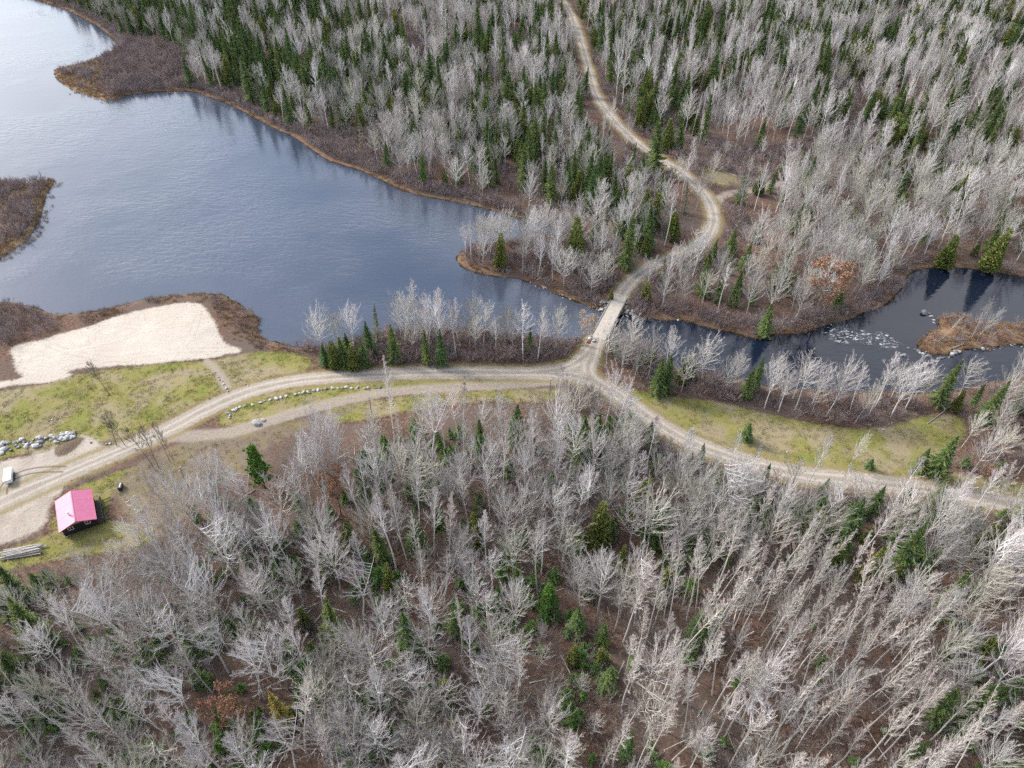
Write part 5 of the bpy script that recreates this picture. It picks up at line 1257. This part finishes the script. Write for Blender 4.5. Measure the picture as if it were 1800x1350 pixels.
def shrub_place(u, v):
    if v > 590 and u > 1030: return 'on the river bank'
    if v > 555 and u > 540: return 'in the lakeside strip'
    if u < 110 and v > 500: return 'left of the white sand'
    if v > 500 and u < 560: return 'on the bank round the white sand'
    if u > 1600 and v > 540: return 'on the river islet'
    if u > 1095: return 'along the far river bank'
    return 'on the wooded point by the bridge'
mass, first = [], {}
for c, k in enumerate(rank):
    sc = (g.uniform(.5, 1.1) + .55 * (g.random() < .22)) * (.62 if (600 > sv[k] > 500 and su[k] < 560) or su[k] > 1600 else 1.0); rz = g.uniform(0, 6.28); vi = c % len(SHRUB)
    if c < 300:
        o = obj('alder_shrub', SHRUB[vi], loc=(*sp_[k], hp[k]), rot=(0, 0, rz), sc=(sc * 1.1, sc * 1.1, sc)); pl = shrub_place(su[k], sv[k]) + ' near ' + near_what(*sp_[k])
        tag(o, ('tall ' if sc > 1.0 else 'low ') + 'leafless alder ' + pl, 'shrub', 'alder shrubs ' + pl); first.setdefault(vi, [o])
    else: mass.append((*sp_[k], hp[k], sc, rz, vi, 1.1, 0, 0))
scatter('alder_thicket', [first[i] for i in sorted(first)], mass, 'purplish brown leafless alder thicket along the lake shore', 'thicket')
stats['shrub'] = (len(rank), len(mass))
# the meshes used only in masses are read from one member each, which stands in the scene itself
P, u, v, g = picks(2.2, seed=6)
d = water_sd(P); r_ = road_sd(P)[0]; tk = track_sd(P); gr = lookup(np.maximum(F_MEAD, F_YARD), P); ba = lookup(F_BARE, P); sa = lookup(F_SAND, P)
far_s = P[:, 0] > np.interp(P[:, 1], roadp[:, 1], roadp[:, 0])
nz = fbm(P[:, 0] / 9, P[:, 1] / 9, 51, 3)
forest = (d > 5) & ((v < 690) | (v > np.interp(u, TL_U, TL_V) - 40)) & (r_ < -2) & (tk < -1.2) & (gr < -.8) & (sa < -2) & (ba < -.8) & ~((u < 560) & (v > 480) & (v < 690)) & ~((u < 110) & (v < 480))
pr = np.where(v > 690, 0.85, 0.34) * np.clip((nz - .25) * 3.0, 0.1, 1.3)
pr = np.where(inside(P, Z['gap']), pr * 0.8, pr); pr = np.where(inside(P, Z['spit_head']) | inside(P, Z['left_bush']), 0, pr)
sel = forest & (g.random(len(P)) < pr); sp_ = P[sel]; hp = height(sp_)
def lone(name, me, p_, sc, label, cat, group):
    return tag(obj(name, me, loc=p_, rot=(0, 0, 1.0), sc=sc), label, cat, group)
LS = [at(610, 905), at(920, 735), at(300, 1060), at(1005, 1215)]
ls = [[lone('sapling', SAPLING[i], LS[i], .8, 'thin leafless sapling ' + ['below the side track by the orange oak', 'at the treeline left of the junction', 'in the lower left woods', 'in the brown forest gap'][i], 'sapling', 'saplings')] for i in range(4)]
scatter('sapling_undergrowth', ls, [(*sp_[k], hp[k], g.uniform(.5, 1.15), g.uniform(0, 6.28), int(g.integers(4)), 1.0, g.normal() * .06, g.normal() * .06) for k in range(len(sp_))], 'leafless grey-brown saplings and brush under the bare trees', 'undergrowth')
stats['sapling'] = len(sp_)
# deadfall on the forest floor
P, u, v, g = picks(3.4, lo=(-120, 34), hi=(160, 110), seed=14)
d = water_sd(P); r_ = road_sd(P)[0]; gr = lookup(np.maximum(np.maximum(F_MEAD, F_YARD), F_BARE), P); tk = track_sd(P)
sel = (g.random(len(P)) < .42) & (d > 4) & (r_ < -4) & (gr < -3) & (tk < -4) & (v > np.interp(u, TL_U, TL_V) - 20)
sp_ = P[sel]; hp = height(sp_)
def stick_mesh(seed, L, r):
    g2 = np.random.default_rng(seed); P1 = paths(g2, np.array([[-L / 2, 0, r]]), np.array([[1.0, 0, .02]]), np.array([L]), 6, 0, .04)
    P2, _ = children(g2, P1, np.array([L]), 5, .3, .95, .22, .8, .1, 3, 0, .1)
    j = join([(*tubes(P1, rad(1, r, r * .4, 6), 6), 0), (*tubes(P2, rad(len(P2), r * .35, r * .15, 3), 3), 0)]); return mesh_np('fallen_trunk', j[0], j[1], B_MAPLEB)
LD = [at(530, 1075), at(1000, 1180), at(1120, 960)]; ld = []
for i in range(3):
    ld.append([tag(obj('fallen_trunk', stick_mesh(970 + i, (8, 6, 9)[i], .13), loc=LD[i], rot=(0, 0, (.4, 2.0, 1.1)[i])), 'fallen bare trunk ' + ['on the leaf litter left of the forked birch', 'lying in the brown forest gap', 'on the forest floor below the junction'][i], 'fallen trunk')])
scatter('deadfall', ld, [(*sp_[k], hp[k], g.uniform(.35, 1.0), g.uniform(0, 6.28), int(g.integers(3)), 1.0, 0, 0) for k in range(len(sp_))], 'fallen trunks and branches strewn over the forest floor', 'deadfall')
# young firs under the bare crowns
P, u, v, g = picks(1.9, lo=(-130, 34), hi=(200, 130), seed=12)
d = water_sd(P); r_ = road_sd(P)[0]; tk = track_sd(P); gr = lookup(np.maximum(np.maximum(F_MEAD, F_YARD), F_BARE), P)
nz = fbm(P[:, 0] / 8, P[:, 1] / 8, 81, 3); nz2 = fbm(P[:, 0] / 30, P[:, 1] / 30, 83, 2)
pr = np.clip((nz - .44) * 3.6, 0, .8) * np.where(u > 1150, np.where(v > 1000, .55, 1.1), .9) * np.where(inside(P, Z['aspen']), .35, 1.0)
sel = (g.random(len(P)) < pr) & (d > 4) & (r_ < -3) & (tk < -2.5) & (gr < -2) & ~((u < 330) & (v < 985)) & (v > np.interp(u, TL_U, TL_V) - 25)
sp_ = P[sel]; hp = height(sp_)
LF = [at(560, 965), at(1240, 945), at(860, 1190)]
yf = [conifer('young_fir', 960 + i, (4.2, 5.2, 3.4)[i], (1.5, 1.6, 1.4)[i], L_FIR, base=.04, lev=.26, per=6, pw=.8, droop=.02) for i in range(3)]
lf = []
for i in range(3):
    NAMES['fir'], CATS['fir'] = 'young_fir', 'young fir'
    tree('fir', LF[i], 1.0, (1, 1, 1), yf[i], 'young green fir ' + ['under bare maples left of the forked birch', 'just below the road right of the junction', 'at the left side of the brown forest gap'][i]); lf.append(LASTPARTS[:])
scatter('fir_undergrowth', lf, [(*sp_[k], hp[k], g.uniform(.35, 1.0), g.uniform(0, 6.28), int(g.integers(3)), g.uniform(.9, 1.3), 0, 0) for k in range(len(sp_))], 'young green firs growing thickly under the bare crowns', 'undergrowth')
stats['fir'] = len(sp_)
# sedge fringe
P, u, v, g = picks(0.85, seed=8)
d = water_sd(P); nz = fbm(P[:, 0] / 4, P[:, 1] / 4, 61, 3); nz2 = fbm(P[:, 0] / 15, P[:, 1] / 15, 63, 2)
inS, inI, inH = inside(P, SPIT_W), inside(P, ISLET_W), inside(P, Z['spit_head'])
pr = np.where((d > -.35) & (d < .3 + 2.6 * nz2 * (nz > .45)), 0.55 * np.clip((nz2 - .3) * 3, .12, 1), 0)
pr = np.where((inS & (d < 7)) | (inH & (u < 215)), 0.85 * (nz > .36), pr); pr = np.where(inI & (d > 0), 0.7 * (nz > .4), pr)
pr = np.where(inside(P, Z['sand_rim']) & (d > -.4), 0.6 * (nz > .45), pr); pr = np.where(inside(P, Z['point']) & (d > -.3) & (d < 5), 0.55 * (nz > .42), pr)
inS2 = (d < -.3) & (d > -4) & (v > 150) & (v < 215) & (u > 120) & (u < 330) & (nz > .60); pr = np.where(inS2, .35, pr)
pr = np.where((d < -.2) & (d > -3) & (v > 305) & (v < 470) & (u < 120) & (nz > .5), .4, pr)
r_ = road_sd(P)[0]; sa = lookup(F_SAND, P)
sel = (g.random(len(P)) < pr) & (r_ < -.8) & (sa < -.3); sp_ = P[sel]; hp = np.maximum(height(sp_), -0.12)
LR = [at(845, 480), at(60, 330), at(1700, 605)]
lr = [[lone('sedge_tuft', REED[i], LR[i], 1.2, 'dry tan sedge clump ' + ['on the lower edge of the wooded point', 'on the tip of the left spit', 'on the river islet'][i], 'sedge', 'sedge clumps')] for i in range(3)]
scatter('dry_sedge', lr, [(*sp_[k], hp[k], g.uniform(.6, 1.3), g.uniform(0, 6.28), int(g.integers(3)), 1.0, 0, 0) for k in range(len(sp_))], 'dry tan and rust sedge fringing the lake and river', 'sedge')
stats['sedge'] = len(sp_)
# meadow grass
P, u, v, g = picks(0.62, lo=(-150, 60), hi=(190, 175), seed=9)
gr = lookup(F_MEAD, P); r_ = road_sd(P)[0]; sa = lookup(F_SAND, P); tk = track_sd(P); ya = lookup(F_YARD, P); ba = lookup(F_BARE, P)
nz = fbm(P[:, 0] / 5, P[:, 1] / 5, 71, 3)
pr = np.where(gr > -.8, 0.5 * np.clip((nz - .2) * 2.2, .1, 1), 0); pr = np.where((ba > 0) | (np.abs(r_ + 1.1) < .6), .12, pr)
sel = (g.random(len(P)) < pr) & (r_ < -.4) & (sa < -.2) & (tk < -.1) & (ya < .3); sp_ = P[sel]; hp = height(sp_)
LT = [at(330, 690), at(1450, 790), at(520, 712)]
lt = [[lone('grass_tuft', TUFT[i], LT[i], 1.3, 'tall grass tuft ' + ['on the meadow below the sand', 'on the mown meadow by the river', 'between road and side track'][i], 'grass tuft', 'grass tufts')] for i in range(3)]
scatter('meadow_grass', lt, [(*sp_[k], hp[k], g.uniform(.6, 1.5), g.uniform(0, 6.28), int(g.integers(3)), 1.0, 0, 0) for k in range(len(sp_))], 'short green and straw-coloured meadow grass', 'grass')
stats['grass'] = len(sp_)
print('COUNTS', stats)
